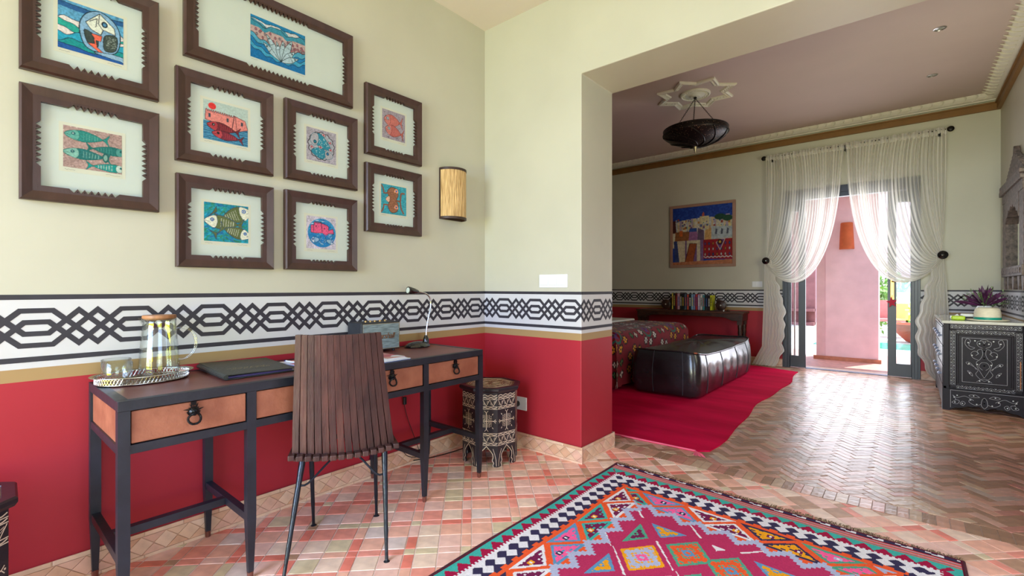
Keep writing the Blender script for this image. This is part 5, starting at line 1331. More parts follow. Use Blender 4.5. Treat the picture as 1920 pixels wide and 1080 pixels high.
bk=[('#D9CE5A',.026,'pale yellow'),('#22242A',.034,'black'),('#6E1E2A',.030,'dark red topped'),('#B88FA6',.046,'mauve'),('#2A2A22',.028,'black and yellow'),('#181A22',.038,'black'),('#46566A',.042,'slate blue'),('#C4513C',.034,'orange red'),('#1E2430',.033,'black and white'),('#7FA6CC',.040,'light blue'),('#8A93CF',.026,'periwinkle blue'),('#B52C38',.036,'red and white'),('#B9A9D0',.036,'pale lilac'),('#D5D2D4',.040,'white'),('#3E8C96',.034,'teal'),('#191A20',.048,'wide black'),('#2A1C1E',.028,'dark brown'),('#C9CC1E',.036,'bright acid yellow')]
words=['leftmost','second','third','fourth','fifth','sixth','seventh','eighth','ninth','tenth','eleventh','twelfth','thirteenth','fourteenth','fifteenth','sixteenth','seventeenth','rightmost']
x=-2.925; rr=random.Random(12)
for i,(colr,w,nm) in enumerate(bk):
    h=.262-.0025*i+rr.uniform(-.006,.006) if i<9 else .245-.0022*(i-9)+rr.uniform(-.005,.005); d=rr.uniform(.13,.15)
    t=thing('book',f'{nm} book, {words[i]} from the left in the row on the console table','book',(x+w/2,7.57,.807),0,'books in the trough on the console table')
    cm=mat('book_'+colr[1:],colr,.5,var=.08,scale=20)
    b=MB(); b.box((x+.001,7.50,.807),(x+w-.001,7.503+.0,.807+h)); b.box((x+.001,7.50,.807),(x+.004,7.50+d,.807+h)); b.box((x+w-.004,7.50,.807),(x+w-.001,7.50+d,.807+h)); b.build('cover',cm,t)
    MB().box((x+.004,7.503,.810),(x+w-.004,7.50+d-.004,.807+h-.003)).build('pages',WPp,t)
    lc=['#E8E6E0','#C8B34A','#A83A3A','#2A4A8A'][i%4] if colr not in('#D5D2D4','#D9CE5A','#C9CC1E') else ['#8A2A3A','#222222','#222222'][i%3]
    b=MB(); fr=((x+w/2,7.4995,.807),(1,0,0),(0,0,1),(0,-1,0)); z=.06
    while z<h-.05:
        L=rr.uniform(.008,.022); b.ribbon([(0,z),(0,z+L)],w*.42,fr,.0004); z+=L+.005
    b.build('spine_lettering',mat('spine_ink_'+lc[1:],lc,.5,var=0),t,kind='stuff')
    x+=w
t=MB(); t.lathe([(0,0),(.012,0),(.011,.02),(.013,.032),(.009,.04),(0,.041)],(-2.13,7.52,.7955),12); tag(t.build('candle_cup',mat('frosted_white','#C9C9C9',.4,var=0),loc=(-2.13,7.52,.7955),smooth=True),'tiny pale candle cup beside the right wheel of the book trough','cup')
t=MB(); t.lathe([(0,0),(.022,0),(.026,.008),(.02,.02),(.008,.026),(0,.027)],(-2.07,7.53,.7955),14); tag(t.build('trinket_box',DW,loc=(-2.07,7.53,.7955),smooth=True),'tiny dark round trinket box at the right end of the console','box')
# ================================================================ PAINTING OF THE WHITE TOWN
t=thing('town_painting','large framed painting of a white hillside town under a deep blue sky','painting',(-2.542,YW,1.49))
FRW=mat('taupe_frame','#9C7866',.5,var=.06)
px0,px1,pz0,pz1=-3.058,-2.028,1.487,2.521; fw=.045
for (a_,c_) in (((px0,pz0),(px1,pz0+fw)),((px0,pz1-fw),(px1,pz1)),((px0,pz0+fw),(px0+fw,pz1-fw)),((px1-fw,pz0+fw),(px1,pz1-fw))):
    MB().box((a_[0],YW-.038,a_[1]),(c_[0],YW-.001,c_[1])).build('frame_rail',FRW,t,bevel=.004)
cv=Cv(230,230,'#1A3FA0',.2,1,9)
cv.put(cv.N2>.6,'#2B57B8',.1,.5)
r=cv.r
for k in range(26): x=k/26; h=.72+.08*min(1,x*2)-.03*(x>.55)+.03*(x>.85)+r.uniform(-.02,.03); cv.poly([(x-.03,.3),(x-.03,h),(x+.03,h),(x+.03,.3)],['#D9D2B0','#E4DCC0','#C6C9C9','#E0C9A0','#B9A9C0'][k%5])
cv.poly([(.51,.6),(.51,.86),(.53,.9),(.55,.86),(.55,.6)],'#C4604A'); cv.poly([(.49,.6),(.49,.82),(.62,.82),(.62,.6)],'#E2D6A8')
for k in range(90): x,y=r.uniform(.03,.97),r.uniform(.56,.78); s_=r.uniform(.012,.035); cv.poly([(x,y),(x+s_,y),(x+s_,y+s_*1.2),(x,y+s_*1.2)],['#E6E0CC','#C98E4A','#5C6FA8','#C7A58A','#3F8C86','#A8483C','#DCE2E6','#7A5A86','#E8D98C'][k%9])
cv.ell(.80,.79,.09,.05,'#1F4A38'); cv.ell(.92,.76,.08,.05,'#24523C')
cv.poly([(.0,.56),(.0,.78),(.05,.78),(.07,.56)],'#4A1F26'); cv.poly([(.04,.42),(.05,.58),(.3,.58),(.3,.42)],'#9A6238'); cv.poly([(.12,.5),(.12,.6),(.18,.6),(.18,.5)],'#D86A2A')
cv.poly([(.28,.42),(.3,.6),(.42,.6),(.45,.42)],'#A871A6'); cv.poly([(.28,.57),(.3,.63),(.42,.63),(.42,.57)],'#2F56A8'); cv.poly([(.43,.42),(.44,.63),(.54,.58),(.54,.42)],'#6B5874')
cv.poly([(.55,.42),(.56,.58),(.66,.62),(.66,.42)],'#E0B070'); cv.poly([(.66,.42),(.66,.64),(1,.62),(1,.44)],'#BFCBD2')
for k in range(3): cv.poly([(.72+k*.09,.5),(.73+k*.09,.6),(.76+k*.09,.58),(.75+k*.09,.5)],'#5A5F72')
cv.poly([(.05,.0),(.02,.42),(.12,.42),(.18,.04)],'#3A4A86'); cv.poly([(.12,.05),(.08,.42),(.53,.42),(.51,.05)],'#D9CBAE'); cv.poly([(.22,.05),(.22,.42),(.25,.42),(.25,.05)],'#7A5A8C'); cv.poly([(.48,.05),(.48,.42),(.53,.42),(.53,.05)],'#8A6A9C')
cv.poly([(.22,.05),(.3,.37),(.42,.36),(.36,.05)],'#A8552A','#5A2A1C',.012); cv.poly([(.36,.05),(.42,.36),(.42,.05)],'#7A5A8C')
cv.poly([(0,0),(0,.05),(1,.08),(1,0)],'#C8805A')
cv.poly([(.53,.1),(.53,.42),(1,.42),(1,.08)],'#A81C28',nz=.2)
for i in range(7):
    for j in range(3):
        x,y=.56+i*.065,.17+j*.09; s_=.026
        cv.poly([(x-s_*.6,y),(x,y+s_*1.3),(x+s_*.6,y),(x,y-s_*1.3)],['#D9C7C0','#C9852A','#6A3A86','#D6D0D8','#2A4A8A'][(i*2+j)%5],'#3A1420',.006)
cv.poly([(.74,.36),(.80,.42),(.88,.42),(.80,.24)],'#6A3A86','#D9C7C0',.01); cv.ell(.8,.37,.03,.035,'#E0B040',out='#3A1420')
cv.line([(.54+i*.03,.115 if (i//1)%2 else .135) for i in range(16)],'#E6DCE0',.014)
cv.a*=.72
paint_mesh('canvas',cv,((px0+fw-.004,YW-.024,pz0+fw-.004),(1,0,0),(0,0,1),(0,-1,0)),px1-px0-2*fw+.008,pz1-pz0-2*fw+.008,colattr('painted_canvas',.6,.2,300,.3),t)
MB().box((px0+.02,YW-.023,pz0+.02),(px1-.02,YW-.001,pz1-.02)).build('backing_board',MATS['dark_board'],t)
# ================================================================ CURTAINS
t=thing('curtain_rod','thin black iron curtain rod with round finials above the bedroom door','rod',(-.62,7.68,3.05))
RODM=mat('black_rod_iron','#16120F',.4,.5,var=0)
b=MB(); b.tube([(-1.60,7.68,3.058),(.385,7.68,3.058)],.010,10); b.build('pole',RODM,t,smooth=True)
for x,s_ in ((-1.615,-1),(.40,1)):
    b=MB(M=Matrix.Translation((x,7.68,3.058))@Matrix.Rotation(PI/2,4,'X')); b.lathe([(.0,-.014),(.014,-.015),(.028,-.010),(.034,0),(.028,.010),(.014,.015),(0,.014)],n=20); b.build('finial',RODM,t,smooth=True)
for x in (-1.5,-.632,.3):
    b=MB(); b.box((x-.012,7.67,2.985),(x+.012,7.688,3.06)); b.box((x-.008,7.68,3.0),(x+.008,YW,3.02)); b.build('bracket',RODM,t)
def sheer(nm='sheer_voile',lo=.38,hi=.90):
    m=bpy.data.materials.new(nm); m.use_nodes=True; n=m.node_tree; L=n.links.new
    for q in list(n.nodes): n.nodes.remove(q)
    o=n.nodes.new('ShaderNodeOutputMaterial'); tr=n.nodes.new('ShaderNodeBsdfTransparent'); df=n.nodes.new('ShaderNodeBsdfDiffuse'); tl=n.nodes.new('ShaderNodeBsdfTranslucent')
    df.inputs['Color'].default_value=(*lin('#F2F0EA'),1); tl.inputs['Color'].default_value=(*lin('#E2DFD6'),1)
    a=n.nodes.new('ShaderNodeMixShader'); a.inputs[0].default_value=.42; L(df.outputs[0],a.inputs[1]); L(tl.outputs[0],a.inputs[2])
    uv=n.nodes.new('ShaderNodeUVMap'); uv.uv_map='UVMap'; sp=n.nodes.new('ShaderNodeSeparateXYZ'); L(uv.outputs[0],sp.inputs[0])
    mu=n.nodes.new('ShaderNodeMath'); mu.operation='MULTIPLY'; mu.inputs[1].default_value=30*2*PI; L(sp.outputs['X'],mu.inputs[0])
    si=n.nodes.new('ShaderNodeMath'); si.operation='SINE'; L(mu.outputs[0],si.inputs[0])
    mr=n.nodes.new('ShaderNodeMapRange'); mr.inputs['From Min'].default_value=-.5; mr.inputs['From Max'].default_value=.9; mr.inputs['To Min'].default_value=lo; mr.inputs['To Max'].default_value=hi; L(si.outputs[0],mr.inputs['Value'])
    mx=n.nodes.new('ShaderNodeMixShader'); L(mr.outputs[0],mx.inputs[0]); L(tr.outputs[0],mx.inputs[1]); L(a.outputs[0],mx.inputs[2]); L(mx.outputs[0],o.inputs['Surface'])
    return m
SH=sheer(); SH2=sheer('gathered_voile',.82,.98)
def surf(name,fn,nu,nv,m,parent):
    P=[fn(i/nu,j/nv) for j in range(nv+1) for i in range(nu+1)]
    me=bpy.data.meshes.new(name); inv=WM[parent.name].inverted()
    fs=[(j*(nu+1)+i,j*(nu+1)+i+1,(j+1)*(nu+1)+i+1,(j+1)*(nu+1)+i) for j in range(nv) for i in range(nu)]
    me.from_pydata([inv@Vector(p) for p in P],[],fs); uv=me.uv_layers.new(name='UVMap')
    for f_ in me.polygons:
        for li,vi in zip(f_.loop_indices,f_.vertices): uv.data[li].uv=((vi%(nu+1))/nu,(vi//(nu+1))/nv)
    me.materials.append(m); me.polygons.foreach_set('use_smooth',[True]*len(me.polygons)); me.update()
    o=bpy.data.objects.new(name,me); C.objects.link(o); o.parent=parent; WM[o.name]=WM[parent.name]; return o
def bez(P,t):
    P=[Vector(p) for p in P]
    while len(P)>1: P=[P[i].lerp(P[i+1],t) for i in range(len(P)-1)]
    return P[0]
def curtain(sg,xo,xi,xt,zt,lab,inner,tail,seed):
    # sg=+1: hangs on the left and opens to the right
    t=thing('sheer_curtain',lab,'curtain',(xt,7.68,0),0,'pair of sheer door curtains')
    rr=random.Random(seed); nf=24; ph=[rr.uniform(0,6.28) for _ in range(8)]
    def fold(s): return .55*math.sin(s*nf*2*PI+1.2*math.sin(s*9+ph[0]))+.3*math.sin(s*nf*1.37*2*PI+ph[1])+.25*math.sin(s*11+ph[2])
    Zt=3.02
    def body(s,v):   # s 0 outer .. 1 inner ; v 0 top .. 1 tie
        x0=xo+(xi-xo)*s; w=s**.85
        P0=(x0,Zt); 
        outer=[(x0,Zt),(x0,2.4),(xo+(xt-xo)*.7+sg*.02*s,1.9),(xt,zt)]
        a=bez([(p[0],0,p[1]) for p in outer],v)
        I=[(x0,Zt)]+[(xt+(q[0]-xt)*(.12+.88*w),zt+(q[1]-zt)*(.25+.75*w) if q[1]<zt else q[1]) for q in inner]+[(xt,zt)]
        bq=bez([(p[0],0,p[1]) for p in I],v)
        k=min(1,s*1.6)**1.0; p=a.lerp(bq,k)
        g=(1-v)*.9+.1; amp=.024*g*(1+.3*math.sin(v*5+s*7))
        near=max(0,(v-.8)/.2)
        f_=fold(s)
        # gathered at the tie: the cloth fans in depth
        y=7.675+amp*f_-.02*math.sin(PI*v)*s-.045*near
        dx=.010*f_*math.sin(PI*min(1,v*1.1))
        zz=p.z+.016*f_*math.sin(PI*v)*w*(v>.35)*min(1,(v-.35)*4)
        # bundle around the knob keeps a height
        zz+=near*( (.5-s)*.09)
        return (p.x+dx,y,zz)
    surf('curtain_body',body,nf*9,44,SH,t)
    def head(s,v):
        x0=xo+(xi-xo)*s; f_=fold(s); return (x0,7.668+(.022*f_-.004)+.012*math.cos(v*PI*2), 3.005+v*.085-.006*math.sin(s*60+ph[3])*(v>.8))
    surf('gathered_heading',head,nf*8,8,SH2,t)
    def tl(s,v):
        x=tail(s,v); f_=math.sin(s*7*2*PI+v*2.2+ph[4])+.4*math.sin(s*17+v*5); z=zt+.03-(zt+.03-.018)*v
        pool=max(0,(v-.93)/.07)
        return (x+.004*f_, 7.655+.022*f_*(.4+.6*v)-.05*pool*s, z+.012*math.sin(s*40+v*18)*(s>.7)*math.sin(PI*v))
    surf('curtain_tail',tl,70,60,SH2,t)
    return t
# left curtain
def tailL(s,v):
    l=-1.60+(-1.63+1.60)*0-.03*v-.13*max(0,v-.82)/.18*(1 if v>.82 else 0); r=-1.525+.14*min(1,v*2.2)+.05*math.sin(v*PI)+.016*math.sin(v*31)*(.3+v)*.6+.012*math.sin(v*53+1)-.05*max(0,v-.85)/.15
    return l+(r-l)*s
curtain(1,-1.585,-.640,-1.574,1.525,'sheer striped curtain on the left of the door, swept back to a knob',[(-.70,2.5),(-.66,1.75),(-.95,1.02),(-1.30,1.02)],tailL,1)
def tailR(s,v):
    r=.34+.05*v+.02*math.sin(v*3); l=.29-.16*min(1,v*1.8)-.05*math.sin(v*PI)-.014*math.sin(v*29)*(.3+v)*.6-.011*math.sin(v*47+2)+.12*max(0,v-.8)/.2
    return r+(l-r)*s
curtain(-1,.365,-.630,.327,1.525,'sheer striped curtain on the right of the door, beside the inlaid dresser',[(-.60,2.5),(-.62,1.75),(-.30,1.00),(.02,1.02)],tailR,2)
for x,lab in ((-1.574,'black domed tie-back knob holding the left curtain'),(.327,'black domed tie-back knob holding the right curtain')):
    t=thing('tieback_knob',lab,'knob',(x,YW,1.546),0,'curtain tie-back knobs')
    b=MB(M=Matrix.Translation((x,7.60,1.546))@Matrix.Rotation(PI/2,4,'X')); b.lathe([(0,.028),(.012,.026),(.02,.016),(.042,.010),(.050,0),(.046,-.010),(.02,-.014),(0,-.014)],n=28); b.build('knob_face',BG,t,smooth=True)
    b=MB(); b.tube([(x,7.61,1.546),(x,YW,1.546)],.008,8); b.build('stem',RODM,t,smooth=True)
# ================================================================ HANGING LAMP, CEILING ROSE, DOWNLIGHTS
LX,LYc=-1.88,5.53
t=thing('ceiling_rose','white plaster eight-pointed star rose on the bedroom ceiling above the lamp','ceiling rose',(LX,LYc,ZB))
def star(r1,r2,rot=0): return [((r1 if k%2==0 else r2)*math.cos(rot+k*PI/8),(r1 if k%2==0 else r2)*math.sin(rot+k*PI/8)) for k in range(16)]
b=MB(); rings=[(1.0,0),(1.0,-.016),(.955,-.026),(.90,-.018),(.86,-.012),(.80,-.012),(.76,0)]
vs=[];fs=[]
for k,z in rings: vs+=[(LX+p[0],LYc+p[1],ZB+z) for p in star(.455*k,.335*k,-.03)]
for j in range(len(rings)-1):
    for i in range(16): fs.append((j*16+i,j*16+(i+1)%16,(j+1)*16+(i+1)%16,(j+1)*16+i))
b.add(vs,fs); b.build('star_moulding',PLASTER,t)
b=MB(); b.lathe([(.165,0),(.165,-.014),(.15,-.022),(.14,-.012),(.11,-.010),(.105,-.018),(.06,-.024),(.05,-.034),(.0,-.036)],(LX,LYc,ZB),40); b.build('centre_boss',PLASTER,t,smooth=True)
b=MB()
S1=star(.395,.292,-.03)
for i in range(16):
    a_,c_=Vector(S1[i]),Vector(S1[(i+1)%16])
    for q in range(5):
        p=a_.lerp(c_,(q+.5)/5); d=(c_-a_).normalized(); n_=Vector((-d.y,d.x)); b.tube([(LX+p.x+n_.x*.014-d.x*.01,LYc+p.y+n_.y*.014-d.y*.01,ZB-.012),(LX+p.x-n_.x*.014+d.x*.01,LYc+p.y-n_.y*.014+d.y*.01,ZB-.014)],.006,5)
for k in range(24):
    th=2*PI*k/24; b.tube([(LX+.112*math.cos(th),LYc+.112*math.sin(th),ZB-.012),(LX+.136*math.cos(th+.12),LYc+.136*math.sin(th+.12),ZB-.014)],.006,5)
b.build('relief_ornament',PLASTER,t,kind='stuff',smooth=True)
t=thing('hanging_lamp','pierced dark metal disc lamp hanging on chains from the bedroom ceiling','lamp',(LX,LYc,ZB-.036))
LM=bpy.data.materials.new('pierced_dark_metal'); LM.use_nodes=True; n_=LM.node_tree; bs=n_.nodes['Principled BSDF']; vo=n_.nodes.new('ShaderNodeTexVoronoi'); vo.inputs['Scale'].default_value=48; tc=n_.nodes.new('ShaderNodeTexCoord'); n_.links.new(tc.outputs['Object'],vo.inputs['Vector'])
cr=n_.nodes.new('ShaderNodeValToRGB'); cr.color_ramp.elements[0].color=(*lin('#7A6656'),1); cr.color_ramp.elements[1].color=(*lin('#1B1316'),1); cr.color_ramp.elements[0].position=.12; cr.color_ramp.elements[1].position=.3
n_.links.new(vo.outputs['Distance'],cr.inputs['Fac']); n_.links.new(cr.outputs['Color'],bs.inputs['Base Color']); bs.inputs['Metallic'].default_value=.6; bs.inputs['Roughness'].default_value=.4
R=.352; zr=2.94
b=MB(); b.lathe([(R-.012,.045),(R,.04),(R+.004,.0),(R-.004,-.02),(R*.86,-.056),(R*.66,-.094),(R*.42,-.124),(R*.2,-.141),(.035,-.148),(0,-.149)],(LX,LYc,zr),64); b.build('bowl',LM,t,smooth=True)
DM=mat('dark_bronze','#1E1718',.38,.7,var=.1)
b=MB(); b.tube([(LX+R*math.cos(a_*PI/32),LYc+R*math.sin(a_*PI/32),zr+.043) for a_ in range(64)],.006,6,closed=True); b.tube([(LX+(R+.003)*math.cos(a_*PI/32),LYc+(R+.003)*math.sin(a_*PI/32),zr-.004) for a_ in range(64)],.007,6,closed=True); b.build('rim_band',DM,t,smooth=True,kind='stuff')
prof=[(1.0,-.016),(.86,-.060),(.66,-.098),(.42,-.128),(.2,-.145),(.08,-.151)]
for k in range(9):
    b=MB(); b.tube(sm([(LX+R*r*math.cos(2*PI*k/9+(1-r)*1.5),LYc+R*r*math.sin(2*PI*k/9+(1-r)*1.5),zr+z) for r,z in prof],4),.006,6); b.build('swirl_rib',DM,t,smooth=True)
b=MB(); b.lathe([(0,-.232),(.004,-.227),(.012,-.202),(.022,-.167),(.026,-.150),(.016,-.143)],(LX,LYc,zr),14); b.build('finial',mat('bright_finial','#8A7F6E',.3,.9,var=0),t,smooth=True)
ap=Vector((LX,LYc,ZB-.05))
for k in range(3):
    th=math.radians(46)+k*2*PI/3; e_=Vector((LX+R*.97*math.cos(th),LYc+R*.97*math.sin(th),zr+.045)); b=MB(); L=(e_-ap).length; nl=int(L/.021); d=(e_-ap).normalized(); s_=d.orthogonal().normalized(); w_=d.cross(s_)
    for q in range(nl):
        c_=ap.lerp(e_,(q+.5)/nl); uu=s_ if q%2 else w_
        b.tube([c_+d*(.0145*math.cos(a_*PI/3))+uu*(.0065*math.sin(a_*PI/3)) for a_ in range(6)],.0023,4,closed=True)
    b.build('chain',DM,t,kind='stuff')
b=MB(); b.tube([(LX,LYc,ZB-.03),(LX,LYc,ZB-.055)],.006,8); b.lathe([(.0,0),(.02,0),(.016,.012),(0,.014)],(LX,LYc,ZB-.05),12); b.build('hook',DM,t)
for (x,y,lab) in ((.217,5.5,'recessed ceiling downlight nearer the camera'),(.204,6.66,'recessed ceiling downlight farther back, nearer the door')):
    t=thing('downlight',lab,'ceiling light',(x,y,ZB),0,'recessed downlights in the bedroom ceiling')
    b=MB(); b.lathe([(.046,0),(.046,-.003),(.036,-.006),(.032,0)],(x,y,ZB),24); b.build('trim_ring',mat('satin_metal','#A8A4A0',.3,.8,var=0),t,smooth=True)
    b=MB(); b.lathe([(.033,-.001),(.018,-.004),(0,-.005)],(x,y,ZB),20); b.build('lamp_face',mat('lamp_reflector','#B8B8B4',.15,.7,var=0),t,smooth=True)
# ================================================================ INLAID DRESSER
DK=mat('purple_black_wood','#17111A',.42,spec=.25,var=.2,scale=9,bump=.06); SI=mat('silver_inlay','#9A9AA2',.4,.2,var=.1,scale=40); PE=mat('pearl_dot','#C9CED2',.2,.1,var=.05)
dx0,dx1,dy0,dy1,dt=.262,.812,6.03,7.38,.82
t=thing('inlaid_dresser','black dresser inlaid with silver wire and mother-of-pearl, with a pale marble top','dresser',((dx0+dx1)/2,(dy0+dy1)/2,0))
MAR=mat('grey_white_marble','#C9CBC8',.12,var=.08,scale=5,spec=.6)
MB().box((dx0-.012,dy0-.02,dt-.004),(dx1+.004,dy1+.02,dt+.022)).build('marble_top',MAR,t,bevel=.005)
MB().box((dx0+.02,dy0+.02,.13),(dx1-.01,dy1-.02,dt-.004)).build('carcass',DK,t)
EF=((0,dy0,0),(1,0,0),(0,0,1),(0,-1,0))
def rect(b,a0,c0,a1,c1,d0,d1): b.prism([(a0,c0),(a1,c0),(a1,c1),(a0,c1)],d0,d1,EF)
# end panel: corner posts, rails, sunk field
for (nm,a0,c0,a1,c1,d0,d1) in (('corner_post',dx0,.0,dx0+.042,dt-.004,-.045,.0),('corner_post',dx1-.032,.0,dx1,dt-.004,-.045,.0),('frieze',dx0+.042,dt-.055,dx1-.032,dt-.004,-.02,-.002),('panel_frame',dx0+.046,.215,dx1-.036,dt-.060,-.02,-.003)):
    b=MB(); rect(b,a0,c0,a1,c1,d0,d1); b.build(nm,DK,t,bevel=.003)
pa0,pa1,pc0,pc1=.352,.722,.245,.728
for i,(a0,c0,a1,c1) in enumerate(((pa0,pc0,pa1,pc0+.016),(pa0,pc1-.016,pa1,pc1),(pa0,pc0+.016,pa0+.016,pc1-.016),(pa1-.016,pc0+.016,pa1,pc1-.016))):
    b=MB(); rect(b,a0,c0,a1,c1,-.003,.006); b.build('panel_moulding',DK,t,bevel=.003)
# scalloped plinth with inlay
pl=[(dx0,.0)]; pl=[(dx0+.0,.0),(dx0+.045,.0)]; 
N_=24; w0,w1=dx0+.045,dx1-.03
for i in range(N_+1):
    u=i/N_; pl.append((w0+(w1-w0)*u,.012+.055*(1-abs(2*u-1)**1.5)-.03*max(0,1-abs(u-.5)/.13)+.008*math.sin(u*6*PI)**2))
pl+=[(dx1,.0),(dx1,.205),(dx0,.205)]
b=MB(); b.prism(pl,-.02,.012,EF); b.build('plinth',DK,t)
inl=MB(); prl=MB()
def curve(P,w=.0028,d=.007,mir=False,n=6):
    Q=sm(P,n); inl.ribbon(Q,w,EF,d)
    if mir: inl.ribbon([(2*mir-x,z) for x,z in Q],w,EF,d)
def dot(x,z,r=.0055,d=.0075): prl.poly([(x+r*math.cos(k*PI/3),z+r*math.sin(k*PI/3)) for k in range(6)],EF,d)
def vine(u0,z0,u1,z1,n,d,amp=.011):
    L=math.dist((u0,z0),(u1,z1)); ux,uz=(u1-u0)/L,(z1-z0)/L; nx,nz=-uz,ux; P=[]
    for i in range(n*6+1):
        s_=i/(n*6); o=amp*math.sin(s_*n*PI*2); P.append((u0+(u1-u0)*s_+nx*o,z0+(z1-z0)*s_+nz*o))
    inl.ribbon(P,.0018,EF,d)
    for i in range(2*n):
        s_=(i+.5)/(2*n); sg=1 if i%2==0 else -1; c=(u0+(u1-u0)*s_-nx*sg*.004,z0+(z1-z0)*s_-nz*sg*.004); dot(c[0],c[1],.0036,d+.0005)
        inl.ribbon(sm([(c[0]+ux*.008,c[1]+uz*.008),(c[0]-nx*sg*.010,c[1]-nz*sg*.010),(c[0]-ux*.012,c[1]-uz*.012)],4),.0016,EF,d)
    for o in (-.0165,.0165): inl.ribbon([(u0+nx*o,z0+nz*o),(u1+nx*o,z1+nz*o)],.0016,EF,d)
vine(dx0+.05,dt-.03,dx1-.04,dt-.03,9,-.0012); vine(dx0+.065,.24,dx0+.065,dt-.07,9,-.002); vine(dx1-.055,.24,dx1-.055,dt-.07,9,-.002); vine(dx0+.09,dt-.078,dx1-.08,dt-.078,7,-.002); vine(dx0+.09,.23,dx1-.08,.23,7,-.002)
mx=(pa0+pa1)/2
fr_d=-.0015
inl.ribbon([(pa0+.04,pc0+.035),(pa1-.04,pc0+.035),(pa1-.04,pc1-.04),(pa0+.04,pc1-.04)],.0026,EF,fr_d,closed=True)
for P in ([(mx,.30),(mx-.03,.32),(mx-.055,.36),(mx-.04,.395),(mx-.06,.42),(mx-.095,.445),(mx-.105,.44)],[(mx,.33),(mx-.02,.37),(mx-.045,.43),(mx-.05,.47),(mx-.025,.50),(mx-.01,.545),(mx-.018,.59),(mx-.045,.575),(mx-.035,.545)],
          [(mx-.01,.40),(mx-.035,.43),(mx-.02,.465),(mx,.47)],[(mx-.04,.49),(mx-.075,.51),(mx-.085,.55),(mx-.06,.57),(mx-.04,.55),(mx-.055,.53)],[(mx-.06,.60),(mx-.10,.62),(mx-.09,.665),(mx-.115,.68),(mx-.125,.63),(mx-.09,.585),(mx-.06,.60)],
          [(mx-.01,.60),(mx-.04,.62),(mx-.045,.655),(mx-.015,.665),(mx,.64)],[(mx-.09,.35),(mx-.11,.385),(mx-.085,.37),(mx-.075,.34),(mx-.09,.35)],[(mx,.66),(mx-.025,.67),(mx,.682)],[(mx-.05,.29),(mx-.02,.315),(mx,.32)],[(mx-.105,.44),(mx-.12,.46),(mx-.10,.465),(mx-.075,.44),(mx-.05,.40)]):
    Q=sm(P,6); inl.ribbon(Q,.0021,EF,fr_d); inl.ribbon([(2*mx-x,z) for x,z in Q],.0021,EF,fr_d)
for (x,z) in ((0,.345),(0,.44),(0,.51),(0,.57),(0,.63),(.08,.53),(.105,.645),(.03,.64),(.095,.365),(.1,.452),(.03,.30),(.06,.665),(.045,.45)):
    for sg in (1,-1): dot(mx+sg*x,z,.006,fr_d+.0006)
pm=(dx0+dx1)/2
inl.ribbon([(dx0+.05,.03),(dx0+.05,.195),(dx1-.02,.195),(dx1-.02,.03)],.0026,EF,.013)
for P in ([(pm,.05),(pm-.02,.08),(pm-.015,.13),(pm,.15)],[(pm-.02,.09),(pm-.06,.075),(pm-.10,.10),(pm-.09,.13),(pm-.07,.115)],[(pm-.09,.13),(pm-.13,.15),(pm-.18,.13),(pm-.21,.15)],[(pm-.21,.15),(pm-.19,.11),(pm-.215,.08),(pm-.18,.07),(pm-.165,.10),(pm-.19,.11)],[(pm-.14,.06),(pm-.125,.085),(pm-.145,.1),(pm-.16,.075),(pm-.14,.06)],[(pm-.03,.15),(pm-.06,.17),(pm-.10,.16),(pm-.08,.145),(pm-.03,.15)]):
    Q=sm(P,6); inl.ribbon(Q,.0026,EF,.013); inl.ribbon([(2*pm-x,z) for x,z in Q],.0026,EF,.013)
for (x,z) in ((0,.10),(0,.135),(.09,.12),(.2,.13),(.195,.085),(.145,.08),(.07,.16),(.18,.15),(.05,.085)):
    for sg in (1,-1): dot(pm+sg*x,z,.0055,.0136)
inl.build('silver_wire_inlay',SI,t,kind='stuff',fixn=False); prl.build('pearl_inlay',PE,t,kind='stuff',fixn=False)
MB().box((dx1-.052,dy0-.004,.26),(dx1-.046,dy0-.001,.50)).build('worn_strip',mat('bare_wood_strip','#A8693C',.6,var=.3,scale=30),t)
# front (towards the room): drawers with glass-like knobs, pearl strips
z=.235
for k in range(3):
    h=.165; MB().box((dx0-.004,dy0+.05,z),(dx0+.02,(dy0+dy1)/2-.01,z+h)).build('drawer',DK,t,bevel=.004)
    MB().box((dx0-.004,(dy0+dy1)/2+.01,z),(dx0+.02,dy1-.05,z+h)).build('drawer',DK,t,bevel=.004)
    for q in range(4):
        yk=dy0+.05+(dy1-dy0-.1)*(q+.5)/4; b=MB(M=Matrix.Translation((dx0-.004,yk,z+h/2))@Matrix.Rotation(-PI/2,4,'Y')); b.lathe([(.007,0),(.007,.006),(.014,.012),(.0155,.021),(.009,.030),(0,.032)],n=14); b.build('drawer_knob',mat('pale_glass_knob','#B9C2DC',.12,.2,var=.1),t,smooth=True)
    z+=.185
b=MB(); b.prism([(dy0,.0),(dy0+.1,.0),(dy0+.16,.06),(dy0+.4,.05),((dy0+dy1)/2,.08),(dy1-.4,.05),(dy1-.16,.06),(dy1-.1,0),(dy1,0),(dy1,.225),(dy0,.225)],-.02,.006,((dx0,0,0),(0,1,0),(0,0,1),(-1,0,0))); b.build('front_apron',DK,t)
b=MB(); FF=((dx0,0,0),(0,1,0),(0,0,1),(-1,0,0))
for zz in (.225,.41,.597,.79): b.ribbon([(dy0+.01,zz),(dy1-.01,zz)],.012,FF,.0065)
for yy in (dy0+.03,dy1-.03,(dy0+dy1)/2): b.ribbon([(yy,.23),(yy,.79)],.016,FF,.0065)
for q in range(10): b.ribbon(sm([(dy0+.08+q*.12,.05+.04*(q%2)),(dy0+.12+q*.12,.12),(dy0+.08+q*.12,.19)],5),.010,FF,.0068)
b.build('pearl_strips',PE,t,kind='stuff',fixn=False)
